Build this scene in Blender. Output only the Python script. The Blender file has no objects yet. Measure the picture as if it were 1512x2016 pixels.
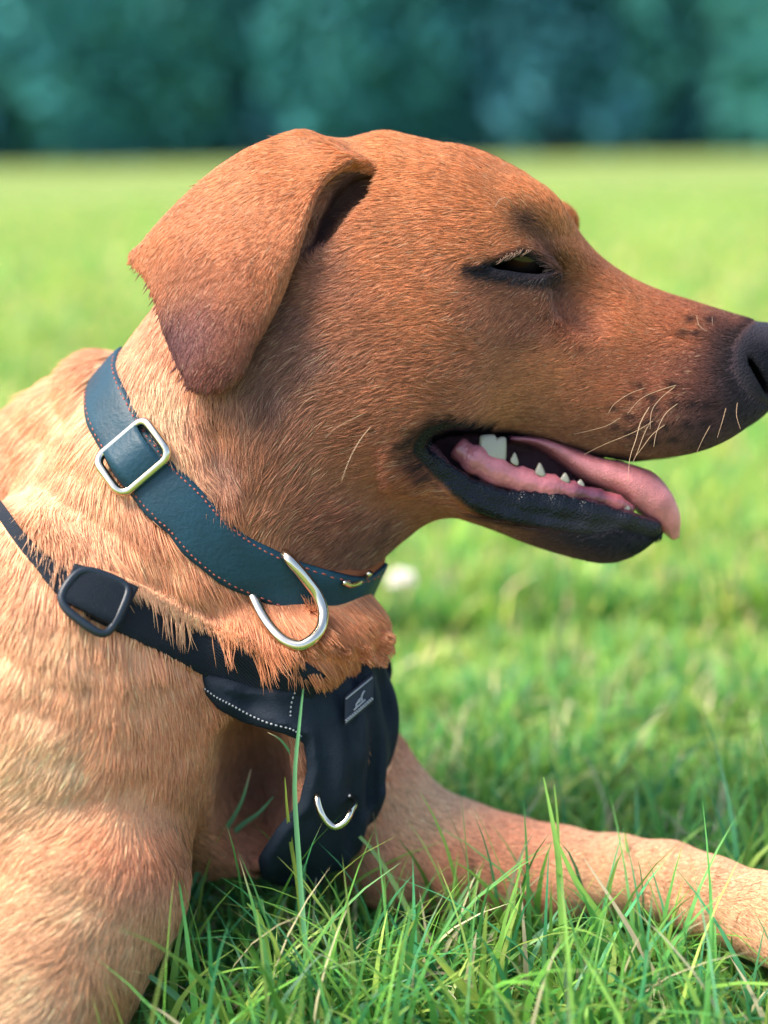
import bpy, math, time
import numpy as np
from mathutils import Matrix, Vector
T0 = time.time()
rng = np.random.default_rng(7)
scene = bpy.context.scene
COL = scene.collection
F32 = np.float32

# ------------------------------------------------------------------ camera
FPX = 2800.0                      # focal length in photo pixels (photo 1512 x 2016)
UNIT = 0.00025                    # one model unit = one photo pixel at 0.70 m
PITCH, ROLL, CAMH = math.radians(14.25), math.radians(0.9), 0.385
cam_data = bpy.data.cameras.new('camera')
cam = bpy.data.objects.new('camera', cam_data); COL.objects.link(cam)
CAM_M = Matrix.Translation((0, 0, CAMH)) @ Matrix.Rotation(math.pi / 2 - PITCH, 4, 'X') @ Matrix.Rotation(-ROLL, 4, 'Z')
cam.matrix_world = CAM_M
cam_data.sensor_fit = 'VERTICAL'; cam_data.sensor_height = 36.0
cam_data.lens = 36.0 * FPX / 2016.0
cam_data.clip_start = 0.02; cam_data.clip_end = 1000.0
cam_data.dof.use_dof = True
cam_data.dof.focus_distance = 0.655
cam_data.dof.aperture_fstop = cam_data.lens / 19.0
scene.camera = cam

# ------------------------------------------------------------------ light
SUN_EL, SUN_AZ = math.radians(57), math.radians(-104)    # azimuth from +Y towards +X: high on the left, a little behind the camera
world = bpy.data.worlds.new('World'); scene.world = world; world.use_nodes = True
wn = world.node_tree; bg = wn.nodes['Background']
sky = wn.nodes.new('ShaderNodeTexSky'); sky.sky_type = 'NISHITA'; sky.sun_disc = False
sky.sun_elevation = SUN_EL; sky.sun_rotation = SUN_AZ
sky.air_density = 1.0; sky.dust_density = 2.5; sky.ozone_density = 1.0
wn.links.new(sky.outputs[0], bg.inputs[0]); bg.inputs[1].default_value = 0.08
sun_d = bpy.data.lights.new('sun', 'SUN'); sun_d.energy = 1.5; sun_d.angle = math.radians(22); sun_d.color = (1.0, 0.92, 0.80)
sun = bpy.data.objects.new('sun', sun_d); COL.objects.link(sun)
sdir = Vector((math.sin(SUN_AZ) * math.cos(SUN_EL), math.cos(SUN_AZ) * math.cos(SUN_EL), math.sin(SUN_EL)))
sun.rotation_euler = sdir.to_track_quat('Z', 'Y').to_euler()
vs = scene.view_settings
vs.view_transform = 'Standard'; vs.look = 'None'; vs.gamma = 1.0; vs.use_curve_mapping = False
vs.exposure = 2.4
scene.cycles.use_denoising = True
scene.cycles.max_bounces = 8; scene.cycles.diffuse_bounces = 4; scene.cycles.glossy_bounces = 4
scene.cycles.transmission_bounces = 4; scene.cycles.transparent_max_bounces = 6
scene.cycles_curves.shape = 'RIBBONS'; scene.cycles_curves.subdivisions = 2

# ------------------------------------------------------------------ helpers: space
CM = np.array(CAM_M)
def to_world(P):
    P = np.asarray(P, dtype=np.float64)
    c = np.stack([(P[..., 0] - 756) * UNIT, -(P[..., 1] - 1008) * UNIT, -(FPX + P[..., 2]) * UNIT], -1)
    return c @ CM[:3, :3].T + CM[:3, 3]
def to_model(Wp):
    c = (np.asarray(Wp) - CM[:3, 3]) @ CM[:3, :3]
    return np.stack([c[..., 0] / UNIT + 756, -c[..., 1] / UNIT + 1008, -c[..., 2] / UNIT - FPX], -1)
def Pm(u, v, w):
    """photo pixel (u, v) at depth w -> model space"""
    u, v, w = np.broadcast_arrays(np.asarray(u, float), np.asarray(v, float), np.asarray(w, float))
    s = (FPX + w) / FPX
    return np.stack([756 + (u - 756) * s, 1008 + (v - 1008) * s, w], -1)
def proj(P):
    s = FPX / (FPX + P[..., 2])
    return 756 + (P[..., 0] - 756) * s, 1008 + (P[..., 1] - 1008) * s

# ------------------------------------------------------------------ helpers: objects
def mesh_obj(name, V, faces, mat, parent=None, smooth=True, cols=None, extra=None, uv=None):
    """V world coordinates (N,3); faces (M,3) or (M,4) array or list"""
    me = bpy.data.meshes.new(name)
    V = np.asarray(V, dtype=np.float64)
    base = np.array(parent_world(parent)) if parent is not None else np.zeros(3)
    V = V - base
    if isinstance(faces, np.ndarray):
        n, k = faces.shape
        me.vertices.add(len(V)); me.vertices.foreach_set('co', V.astype(F32).ravel())
        me.loops.add(n * k); me.loops.foreach_set('vertex_index', faces.astype(np.int32).ravel())
        me.polygons.add(n); me.polygons.foreach_set('loop_start', np.arange(0, n * k, k, dtype=np.int32))
        me.update(calc_edges=True)
    else:
        me.from_pydata(V.tolist(), [], faces); me.update()
    if smooth:
        me.polygons.foreach_set('use_smooth', np.ones(len(me.polygons), dtype=bool))
    if cols is not None:
        a = me.color_attributes.new('Col', 'FLOAT_COLOR', 'POINT')
        c4 = np.ones((len(V), 4), F32); c4[:, :3] = cols
        a.data.foreach_set('color', c4.ravel())
    for nm, arr in (extra or {}).items():
        a = me.attributes.new(nm, 'FLOAT', 'POINT'); a.data.foreach_set('value', np.asarray(arr, F32))
    if mat is not None: me.materials.append(mat)
    o = bpy.data.objects.new(name, me); COL.objects.link(o)
    if parent is not None: o.parent = parent
    return o
def parent_world(p):
    v = Vector((0, 0, 0))
    while p is not None:
        v = v + p.location; p = p.parent
    return v
def empty(name, loc, label=None, cat=None, group=None):
    o = bpy.data.objects.new(name, None); COL.objects.link(o); o.location = loc
    o.empty_display_size = 0.02
    return tag(o, label, cat, group)
def tag(o, label=None, cat=None, group=None, kind=None):
    if label: o['label'] = label
    if cat: o['category'] = cat
    if group: o['group'] = group
    if kind: o['kind'] = kind
    return o
def catmull(P, n):
    P = np.asarray(P, float); m = len(P)
    t = np.linspace(0, m - 1, n); i = np.clip(t.astype(int), 0, m - 2); f = (t - i)[:, None]
    p0, p1, p2, p3 = P[np.clip(i - 1, 0, m - 1)], P[i], P[i + 1], P[np.clip(i + 2, 0, m - 1)]
    return 0.5 * ((2 * p1) + (-p0 + p2) * f + (2 * p0 - 5 * p1 + 4 * p2 - p3) * f ** 2 + (-p0 + 3 * p1 - 3 * p2 + p3) * f ** 3)
def nrm(a):
    return a / np.maximum(np.linalg.norm(a, axis=-1, keepdims=True), 1e-9)
def tube(path, rad, seg=8, closed=False, up=None, flat=1.0):
    """tube round a model-space or world-space path; returns V, F(quads)"""
    path = np.asarray(path, float); n = len(path)
    rad = np.broadcast_to(np.asarray(rad, float), (n,))
    if closed: tg = np.roll(path, -1, 0) - np.roll(path, 1, 0)
    else: tg = np.gradient(path, axis=0)
    tg = nrm(tg)
    ref = np.array(up if up is not None else [0.13, 0.21, 0.97], float)
    a = nrm(np.cross(tg, np.broadcast_to(ref, tg.shape))); b = np.cross(tg, a)
    th = np.linspace(0, 2 * math.pi, seg, endpoint=False)
    V = path[:, None] + rad[:, None, None] * (np.cos(th)[None, :, None] * a[:, None] + flat * np.sin(th)[None, :, None] * b[:, None])
    F = []
    m = n if closed else n - 1
    for i in range(m):
        for j in range(seg):
            k, l = (i + 1) % n, (j + 1) % seg
            F.append((i * seg + j, i * seg + l, k * seg + l, k * seg + j))
    V = V.reshape(-1, 3)
    if not closed:
        F.append(tuple(range(seg))[::-1]); F.append(tuple((n - 1) * seg + j for j in range(seg)))
    return V, F
def join(parts):
    V, F, o = [], [], 0
    for v, f in parts:
        V.append(np.asarray(v)); F += [tuple(int(i) + o for i in q) for q in f]; o += len(v)
    return np.concatenate(V), F

# ------------------------------------------------------------------ helpers: materials
def mat(name, col=(.5, .5, .5), rough=.6, spec=.5, metal=0, coat=0, build=None):
    m = bpy.data.materials.new(name); m.use_nodes = True
    nt = m.node_tree; p = nt.nodes['Principled BSDF']
    p.inputs['Base Color'].default_value = (*col, 1); p.inputs['Roughness'].default_value = rough
    p.inputs['Specular IOR Level'].default_value = spec; p.inputs['Metallic'].default_value = metal
    p.inputs['Coat Weight'].default_value = coat
    if build: build(nt, p)
    return m
def N(nt, t, **kw):
    n = nt.nodes.new(t)
    for k, v in kw.items():
        if k in n.inputs: n.inputs[k].default_value = v
        else: setattr(n, k, v)
    return n
def bump_noise(scale, strength, dist=0.001, coords='Object', detail=3, rough_amt=0, base_rough=.5, colvar=0, kind='noise'):
    def b(nt, p):
        tc = N(nt, 'ShaderNodeTexCoord')
        if kind == 'noise': t = N(nt, 'ShaderNodeTexNoise', Scale=scale, Detail=detail); out = t.outputs['Fac']
        else: t = N(nt, 'ShaderNodeTexVoronoi', Scale=scale); out = t.outputs['Distance']
        nt.links.new(tc.outputs[coords], t.inputs['Vector'])
        bp = N(nt, 'ShaderNodeBump', Strength=strength, Distance=dist)
        nt.links.new(out, bp.inputs['Height']); nt.links.new(bp.outputs[0], p.inputs['Normal'])
        if colvar:
            c = list(p.inputs['Base Color'].default_value)[:3]
            t2 = N(nt, 'ShaderNodeTexNoise', Scale=scale * .13, Detail=4); nt.links.new(tc.outputs[coords], t2.inputs['Vector'])
            mx = N(nt, 'ShaderNodeMix', data_type='RGBA')
            nt.links.new(t2.outputs['Fac'], mx.inputs[0])
            mx.inputs[6].default_value = (*[x * (1 - colvar) for x in c], 1); mx.inputs[7].default_value = (*[x * (1 + colvar) for x in c], 1)
            nt.links.new(mx.outputs[2], p.inputs['Base Color'])
    return b

# ------------------------------------------------------------------ signed-distance body
def axis(*segs):
    out = [np.array([segs[0][0]], float)]
    for a, b, s in segs:
        n = max(1, int(round((b - a) / s))); out.append(np.linspace(a, b, n + 1)[1:])
    return np.concatenate(out).astype(F32)
GX = axis((-1500, -150, 34), (-150, 180, 9), (180, 1620, 6.5), (1620, 1980, 16))
GY = axis((190, 1130, 6.5), (1130, 2100, 9), (2100, 2420, 20))
GZ = axis((-560, -340, 12), (-340, 130, 6.5), (130, 420, 11), (420, 1500, 36))
SH = (len(GX), len(GY), len(GZ))
D = np.full(SH, 1e3, F32)
def box(lo, hi, pad):
    s = []
    for g, a, b in zip((GX, GY, GZ), lo, hi):
        s.append(slice(max(0, int(np.searchsorted(g, a - pad)) - 1), min(len(g), int(np.searchsorted(g, b + pad)) + 1)))
    return tuple(s)
def mgrid(s):
    return GX[s[0]][:, None, None], GY[s[1]][None, :, None], GZ[s[2]][None, None, :]
def smin(a, b, k):
    h = np.clip(.5 + .5 * (b - a) / k, 0, 1)
    return b + (a - b) * h - k * h * (1 - h)
def smax(a, b, k): return -smin(-a, -b, k)
def union(fn, lo, hi, k, target=None, pad=70):
    A = D if target is None else target
    s = box(lo, hi, pad + k); A[s] = smin(A[s], fn(*mgrid(s)).astype(F32), k)
def carve(fn, lo, hi, k, target=None):
    A = D if target is None else target
    s = box(lo, hi, 40 + k); A[s] = smax(A[s], -fn(*mgrid(s)).astype(F32), k)
def ell(c, r, rot=None, k=40, op=union, target=None):
    c = np.asarray(c, F32); r = np.asarray(r, F32)
    R = np.eye(3, dtype=F32) if rot is None else np.asarray(rot, F32)      # rows = ellipsoid axes
    def fn(x, y, z):
        p = (x - c[0], y - c[1], z - c[2]); k0 = 0; k1 = 0
        for i in range(3):
            q = (p[0] * R[i, 0] + p[1] * R[i, 1] + p[2] * R[i, 2]) / r[i]
            k0 = k0 + q * q; k1 = k1 + (q / r[i]) ** 2
        k0 = np.sqrt(k0); k1 = np.sqrt(k1) + 1e-9
        return k0 * (k0 - 1) / k1
    ext = np.sqrt(((R * r[:, None]) ** 2).sum(0)); op(fn, c - ext, c + ext, k, target)
def rotz(deg):   # in-image rotation: first axis at deg clockwise from +u
    a = math.radians(deg); return np.array([[math.cos(a), math.sin(a), 0], [-math.sin(a), math.cos(a), 0], [0, 0, 1]])
def cap(a, b, ra, rb, zs=1.0, k=40, target=None):
    """tapered capsule; zs > 1 flattens it in depth"""
    a = np.asarray(a, F32).copy(); b = np.asarray(b, F32).copy(); zc = (a[2] + b[2]) / 2
    lo = np.minimum(a, b) - max(ra, rb); hi = np.maximum(a, b) + max(ra, rb)
    def fn(x, y, z):
        Z = (z - zc) * zs; za, zb = (a[2] - zc) * zs, (b[2] - zc) * zs
        ba = np.array([b[0] - a[0], b[1] - a[1], zb - za], F32); L2 = float((ba ** 2).sum())
        h = np.clip(((x - a[0]) * ba[0] + (y - a[1]) * ba[1] + (Z - za) * ba[2]) / L2, 0, 1)
        return np.sqrt((x - a[0] - h * ba[0]) ** 2 + (y - a[1] - h * ba[1]) ** 2 + (Z - za - h * ba[2]) ** 2) - (ra + (rb - ra) * h)
    union(fn, lo, hi, k, target)
def loft(st, n, w0=0, k=30, target=None, inset=0):
    st = np.array(st, F32); U = st[:, 0]
    def fn(x, y, z):
        xs = np.clip(x[:, 0, 0], U[0], U[-1]); sp = lambda c: np.interp(xs, U, st[:, c]).astype(F32)[:, None, None]
        t, b, hw = sp(1) + inset, sp(2), sp(3); hv = np.maximum((b - t) / 2, 4); vc = (t + b) / 2
        f = (np.abs((y - vc) / hv) ** n + np.abs((z - w0) / hw) ** n) ** (1 / n)
        d = (f - 1) * np.minimum(hv, hw)
        dx = np.maximum(np.maximum(U[0] - x, x - U[-1]), 0)
        return np.where(dx > 0, np.sqrt(np.maximum(d, 0) ** 2 + dx ** 2), d)
    lo = (U[0], st[:, 1].min(), w0 - st[:, 3].max()); hi = (U[-1], st[:, 2].max(), w0 + st[:, 3].max())
    union(fn, lo, hi, k, target)
def resample(st, n=80):
    """smooth a loft table"""
    st = np.array(st, float); u = np.linspace(st[0, 0], st[-1, 0], n); out = [u]
    for c in range(1, st.shape[1]):
        m = np.gradient(st[:, c], st[:, 0]); i = np.clip(np.searchsorted(st[:, 0], u) - 1, 0, len(st) - 2)
        h = st[i + 1, 0] - st[i, 0]; t = (u - st[i, 0]) / h
        out.append((2*t**3-3*t**2+1)*st[i, c] + (t**3-2*t**2+t)*h*m[i] + (-2*t**3+3*t**2)*st[i+1, c] + (t**3-t**2)*h*m[i+1])
    return np.stack(out, 1)
def poly_sd(px, py, poly):
    """2-D signed distance to a polygon, px/py broadcastable"""
    d = None; inside = None; n = len(poly)
    for i in range(n):
        ax, ay = poly[i]; bx, by = poly[(i + 1) % n]
        ex, ey = bx - ax, by - ay; wx, wy = px - ax, py - ay
        h = np.clip((wx * ex + wy * ey) / max(ex * ex + ey * ey, 1e-6), 0, 1)
        q = (wx - ex * h) ** 2 + (wy - ey * h) ** 2
        d = q if d is None else np.minimum(d, q)
        c = ((ay > py) != (by > py)) & (px < (bx - ax) * (py - ay) / (by - ay if abs(by - ay) > 1e-6 else 1e-6) + ax)
        inside = c if inside is None else inside ^ c
    d = np.sqrt(d); return np.where(inside, -d, d)
def line_sd(px, py, line):
    d = None
    for i in range(len(line) - 1):
        ax, ay = line[i]; bx, by = line[i + 1]; ex, ey = bx - ax, by - ay
        h = np.clip(((px - ax) * ex + (py - ay) * ey) / max(ex * ex + ey * ey, 1e-6), 0, 1)
        q = (px - ax - ex * h) ** 2 + (py - ay - ey * h) ** 2
        d = q if d is None else np.minimum(d, q)
    return np.sqrt(d)

# --- torso, chest, legs
UP = np.array([0, -0.968, -0.25])
cap((560, 1440, 60), (330, 1290, 150), 180, 310, k=60)
cap((330, 1290, 150), (60, 1290, 340), 310, 395, k=60)
cap((60, 1290, 340), (-300, 1430, 720), 395, 390, k=80)
cap((-300, 1430, 720), (-700, 1330, 1050), 390, 360, k=80)
cap((196, 790, 110), (-10, 990, 190), 104, 170, k=50)                     # withers
ell((560, 1400, 50), (192, 310, 180), k=60)                               # fore chest
cap((570, 1575, 60), (340, 1600, 170), 140, 170, k=60)                    # brisket
cap((690, 640, 0), (300, 1130, 30), 322, 306, zs=1.42, k=60)             # neck
cap((622, 960, 0), (560, 1200, 20), 112, 150, k=60)
CHEST = D.copy()
cap((500, 1240, -135), (600, 1268, -118), 44, 54, k=60); cap((600, 1268, -118), (686, 1240, -26), 54, 58, k=60); cap((686, 1240, -26), (640, 1240, 120), 58, 56, k=50)                                # fur roll under the collar
ell((496, 1540, -110), (92, 175, 250), k=36, op=carve)                    # armpit
NECK = np.full(SH, 1e3, F32)
cap((690, 640, 0), (300, 1130, 30), 322, 306, zs=1.42, k=60, target=NECK)
cap((622, 960, 0), (560, 1200, 20), 112, 150, k=60, target=NECK)
ell((105, 1430, -40), (325, 470, 300), rot=rotz(8), k=36)                # near shoulder and upper arm
cap((190, 1690, -170), (20, 2110, -330), 200, 150, k=50)                 # near forearm
cap((20, 2110, -330), (-420, 2170, -420), 130, 95, k=50)
ell((-520, 2180, -430), (130, 75, 95), k=40)
cap((620, 1400, 150), Pm(785, 1655, 165), 95, 125, k=50)                # far upper arm
LEG = [(790, 1655, 165, 130), (905, 1690, 140, 110), (1000, 1705, 120, 94), (1100, 1718, 100, 86), (1215, 1722, 72, 72),
       (1318, 1736, 30, 71), (1400, 1768, -22, 72), (1512, 1808, -80, 76), (1600, 1842, -150, 84), (1690, 1872, -190, 78)]
for (a, b) in zip(LEG[:-1], LEG[1:]):
    cap(Pm(*a[:3]), Pm(*b[:3]), a[3], b[3], k=30)
# hindquarters, outside the frame
ell((-760, 1400, 900), (380, 330, 300), k=80)
cap((-820, 1560, 760), (-420, 1680, 560), 190, 100, k=60); cap((-420, 1680, 560), (-760, 1740, 620), 90, 70, k=40)
cap((-760, 1740, 620), (-520, 1770, 520), 70, 62, k=30)
cap((-1000, 1300, 1150), (-1350, 1560, 1350), 100, 45, k=50)
# --- head
HEAD = resample([(540, 430, 800, 60), (600, 335, 860, 150), (650, 292, 900, 182), (700, 274, 940, 200), (770, 264, 965, 213), (820, 274, 940, 215),
  (870, 285, 895, 212), (920, 294, 868, 203), (1000, 326, 852, 178), (1050, 355, 860, 162), (1090, 388, 871, 150), (1115, 424, 880, 143),
  (1135, 456, 885, 138), (1160, 486, 892, 132), (1200, 520, 899, 127), (1240, 545, 905, 123), (1300, 571, 899, 121), (1350, 587, 887, 118),
  (1400, 603, 870, 113), (1450, 618, 848, 104), (1490, 629, 824, 95), (1512, 636, 803, 88), (1545, 648, 770, 74), (1575, 665, 730, 52), (1595, 685, 702, 20)], 110)
loft(HEAD, 2.25, k=50, inset=7)
JAW = resample([(780, 890, 985, 150), (850, 905, 1004, 143), (900, 934, 1016, 130), (960, 966, 1036, 116), (1050, 984, 1071, 103), (1100, 991, 1087, 97),
  (1150, 998, 1100, 90), (1190, 1005, 1105, 83), (1230, 1010, 1098, 71), (1262, 1018, 1081, 58), (1290, 1030, 1059, 38), (1304, 1040, 1050, 14)], 60)
loft(JAW, 2.2, k=22)
cap((850, 905, 0), (640, 985, 0), 98, 150, k=40)                          # throat
for sgn in (-1, 1):
    ell((770, 740, sgn * 120), (170, 190, 105), k=70)                     # cheek
    ell((1335, 800, sgn * 72), (140, 88, 52), rot=rotz(-14), k=40)        # flews
    ell((1035, 440, sgn * 98), (62, 40, 52), rot=rotz(28), k=40)          # brow
    ell((1010, 585, sgn * 128), (120, 40, 40), rot=rotz(12), k=45)        # cheekbone
    ell((1130, 600, sgn * 135), (70, 60, 42), rot=rotz(35), k=40, op=carve)  # hollow before the eye
ell((1097, 427, 88), (50, 44, 60), k=30)                                  # far brow
# nose leather
ell((1526, 702, 0), (74, 62, 82), rot=rotz(24), k=18)
for sgn in (-1, 1):
    ell(Pm(1486, 738, -78) * np.array([1, 1, -sgn]), (48, 9, 34), rot=rotz(57), k=8, op=carve)  # nostril slit
ell((448, 885, -232), (34, 95, 46), rot=rotz(-14), k=34, op=carve)            # fold between neck and jaw
# eye opening
EYE = [(936, 529), (975, 519), (1005, 507), (1035, 499), (1058, 510), (1080, 530), (1090, 541), (1060, 547), (1020, 545), (975, 539)]
EYE_M = [tuple(Pm(u, v, -150)[:2]) for u, v in EYE]
def eye_fn(x, y, z):
    d2 = poly_sd(x, y, EYE_M) + 4; return np.maximum(d2, np.maximum(z + 96, -z - 260))
def lid_fn(x, y, z):
    return np.sqrt(np.abs(poly_sd(x, y, EYE_M)[:, :, 0:1] - 4) ** 2 + ((z + 160) * .8) ** 2) - 9
union(lid_fn, (920, 480, -180), (1100, 560, -130), 16)
carve(eye_fn, (930, 490, -230), (1095, 550, -96), 8)
# mouth opening
MOUTH = [(836, 884), (850, 864), (885, 850), (940, 847), (1000, 857), (1060, 874), (1120, 892), (1180, 906), (1250, 916), (1420, 935), (1420, 1010), (1300, 1037),
         (1293, 1035), (1196, 1004), (1140, 988), (1090, 976), (1040, 975), (993, 967), (925, 946), (877, 916), (846, 894)]
MOUTH_M = [tuple(Pm(u, v, -105)[:2]) for u, v in MOUTH]
def mouth_fn(x, y, z):
    far = np.where(x > 1190, 400, 62.0)
    return np.maximum(poly_sd(x, y, MOUTH_M), z - far)
carve(mouth_fn, (800, 840, -300), (1430, 1045, 300), 9)
union(lambda x, y, z: np.maximum(np.maximum(poly_sd(x, y, MOUTH_M) - 16, np.abs(z - 14) - 16), x - 1185), (800, 830, -10), (1180, 1045, 40), 6)   # root of the tongue and palate
LIPLOW = [(848, 892), (868, 925), (905, 952), (960, 975), (1030, 992), (1100, 1000), (1160, 1012), (1230, 1022), (1285, 1038)]
lw = [-150, -146, -136, -126, -116, -108, -100, -86, -58]
for i in range(len(LIPLOW) - 1):
    cap(Pm(*LIPLOW[i], lw[i] + 16), Pm(*LIPLOW[i + 1], lw[i + 1] + 16), 17, 17, k=14)
for i in range(5):
    f0 = [(880, 958, -150), (930, 990, -140), (1000, 1016, -126), (1080, 1032, -112), (1150, 1038, -100), (1215, 1045, -86)]; cap(Pm(*f0[i]) + np.array([0, 0, 14]), Pm(*f0[i + 1]) + np.array([0, 0, 14]), 11, 11, k=9)
q = catmull([(*p, w) for p, w in zip([(852, 885), (878, 918), (912, 943), (955, 962), (1010, 973), (1062, 976), (1110, 982), (1160, 994), (1200, 1004)], [-146, -142, -132, -123, -115, -108, -102, -94, -88])], 21)
for i, (u, v, w) in enumerate(q):
    ell(Pm(u, v + 2 * math.sin(i * 2.3), w + 8), np.array([9, 11, 12]) * (0.85 + .35 * ((i * 37) % 10) / 10), k=7)
# --- ear
EARP = [(751, 335, -150), (700, 327, -178), (668, 347, -192), (648, 365, -200), (632, 390, -216), (613, 446, -236), (593, 513, -248), (565, 585, -252), (541, 636, -252), (509, 692, -250),
        (486, 744, -248), (458, 771, -246), (422, 783, -242), (386, 779, -234), (363, 763, -224), (347, 732, -210), (327, 688, -186), (311, 648, -174), (299, 589, -150), (279, 549, -120),
        (252, 521, -84), (244, 502, -70), (275, 474, -92), (319, 422, -108), (371, 371, -114), (422, 327, -112), (478, 291, -104), (541, 265, -92), (575, 253, -76), (600, 250, -70), (622, 256, -74), (645, 272, -84), (690, 300, -120), (730, 316, -140)]
EARI = [(450, 450, -208), (550, 400, -214), (400, 600, -232), (450, 650, -262), (520, 520, -258), (620, 330, -178), (420, 720, -258), (350, 500, -172), (560, 320, -165), (480, 370, -175)]
ep = np.array([[*Pm(*p)] for p in EARP + EARI]); ear_poly = [tuple(p[:2]) for p in ep[:len(EARP)]]
def ear_depth(x, y):
    X = ep[:, :2]; r2 = ((X[:, None] - X[None]) ** 2).sum(-1); ph = lambda r: np.sqrt(r + 60.0 ** 2)
    c = np.linalg.solve(ph(r2) + np.eye(len(X)) * -1.5, ep[:, 2] + 160)
    out = np.full(np.broadcast(x, y).shape, -160.0)
    for i in range(len(X)): out = out + c[i] * ph((x - X[i, 0]) ** 2 + (y - X[i, 1]) ** 2)
    return out
carve(lambda x, y, z: np.maximum(poly_sd(x, y, [tuple(Pm(u, v, -150)[:2]) for u, v in [(752, 334), (700, 340), (655, 375), (625, 430), (606, 510), (650, 490), (700, 430), (742, 385)]]) + 2, np.maximum(z + 108, -z - 300)), (600, 330, -250), (750, 520, -100), 26)
ES = box((225, 225, -300), (770, 800, -20), 10); ex, ey, ez = mgrid(ES)
E2 = poly_sd(ex, ey, ear_poly); W2 = ear_depth(ex.astype(float), ey.astype(float))
gx_ = np.gradient(W2[:, :, 0], GX[ES[0]], axis=0); gy_ = np.gradient(W2[:, :, 0], GY[ES[1]], axis=1)
sl = np.sqrt(1 + gx_ ** 2 + gy_ ** 2)[:, :, None]
th = 11 + 10 * np.exp(-(((ex - 690) / 60) ** 2 + ((ey - 320) / 45) ** 2))
dz = np.abs(ez - W2) / np.minimum(sl, 2.2) - th
dE = smax(dz, E2 + 9, 16)
kk = 5 + 45 * np.exp(-(((ex - 680) / 85) ** 2 + ((ey - 295) / 50) ** 2))
D[ES] = smin(D[ES], dE.astype(F32), kk.astype(F32))
print('sdf', SH, D.size, round(time.time() - T0, 1))

def renorm(A):
    g = np.gradient(A, GX, GY, GZ); m = np.sqrt(g[0] ** 2 + g[1] ** 2 + g[2] ** 2)
    return A / np.clip(m, .35, 3)
def trilin(A, P):
    out = 0; idx = []; fr = []
    for g, c in zip((GX, GY, GZ), range(3)):
        i = np.clip(np.searchsorted(g, P[..., c]) - 1, 0, len(g) - 2); idx.append(i)
        fr.append(np.clip((P[..., c] - g[i]) / (g[i + 1] - g[i]), 0, 1))
    for a in (0, 1):
        for b in (0, 1):
            for c in (0, 1):
                wgt = (fr[0] if a else 1 - fr[0]) * (fr[1] if b else 1 - fr[1]) * (fr[2] if c else 1 - fr[2])
                out = out + wgt * A[idx[0] + a, idx[1] + b, idx[2] + c]
    return out
def grad(A, P, e=5.0):
    g = []
    for c in range(3):
        d = np.zeros(3); d[c] = e; g.append(trilin(A, P + d) - trilin(A, P - d))
    return nrm(np.stack(g, -1))
def nets(A, refine=True):
    S = A < 0
    cnt = np.zeros(tuple(n - 1 for n in A.shape), np.uint8)
    for a in (0, 1):
        for b in (0, 1):
            for c in (0, 1):
                cnt += S[a:A.shape[0] - 1 + a, b:A.shape[1] - 1 + b, c:A.shape[2] - 1 + c]
    act = np.nonzero((cnt > 0) & (cnt < 8)); m = len(act[0])
    ids = np.full(cnt.shape, -1, np.int32); ids[act] = np.arange(m)
    acc = np.zeros((m, 3)); num = np.zeros(m)
    G = (GX, GY, GZ); cor = [(a, b, c) for a in (0, 1) for b in (0, 1) for c in (0, 1)]
    val = {c: A[act[0] + c[0], act[1] + c[1], act[2] + c[2]] for c in cor}
    pos = {c: np.stack([G[k][act[k] + c[k]] for k in range(3)], -1) for c in cor}
    for c in cor:
        for k in range(3):
            if c[k] == 0:
                d = list(c); d[k] = 1; d = tuple(d); v0, v1 = val[c], val[d]; x = (v0 < 0) != (v1 < 0)
                t = np.where(x, v0 / np.where(x, v0 - v1, 1), 0)[:, None]
                acc += np.where(x[:, None], pos[c] + (pos[d] - pos[c]) * t, 0); num += x
    V = acc / num[:, None]; Q = []
    for k in range(3):
        i1, i2 = (k + 1) % 3, (k + 2) % 3
        lo = [slice(None)] * 3; hi = [slice(None)] * 3; lo[k] = slice(0, -1); hi[k] = slice(1, None)
        for x in (lo, hi): x[i1] = slice(1, -1); x[i2] = slice(1, -1)
        s0, s1 = S[tuple(lo)], S[tuple(hi)]; e = np.nonzero(s0 != s1); flip = s0[e]
        e = list(e); e[i1] = e[i1] + 1; e[i2] = e[i2] + 1
        def cid(d1, d2):
            j = list(e); j[i1] = j[i1] - d1; j[i2] = j[i2] - d2; return ids[tuple(j)]
        q = np.stack([cid(1, 1), cid(0, 1), cid(0, 0), cid(1, 0)], 1)
        q[~flip] = q[~flip][:, ::-1]; Q.append(q)
    Q = np.concatenate(Q); Q = Q[(Q >= 0).all(1)]
    if refine:
        for _ in range(2):
            d = trilin(A, V); V = V - grad(A, V) * np.clip(d, -3, 3)[:, None] * .7
    return V, Q
D = renorm(D)
def cast(u, v, A=None, w0=-540, w1=1200, step=5.0):
    """first hit of the sight line through photo pixel (u, v)"""
    A = D if A is None else A
    u = np.asarray(u, float); v = np.asarray(v, float)
    w = np.arange(w0, w1, step); d = trilin(A, Pm(u[..., None], v[..., None], w))
    hit = d < 0; i = np.argmax(hit, -1); ok = hit.any(-1); i0 = np.maximum(i - 1, 0)
    da = np.take_along_axis(d, i0[..., None], -1)[..., 0]; db = np.take_along_axis(d, i[..., None], -1)[..., 0]
    ww = w[i0] + step * np.clip(da / np.where(np.abs(da - db) > 1e-6, da - db, 1), 0, 1)
    return Pm(u, v, np.where(ok, ww, np.nan)), ok
BV, BQ = nets(D)
print('nets', BV.shape, round(time.time() - T0, 1))

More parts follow.
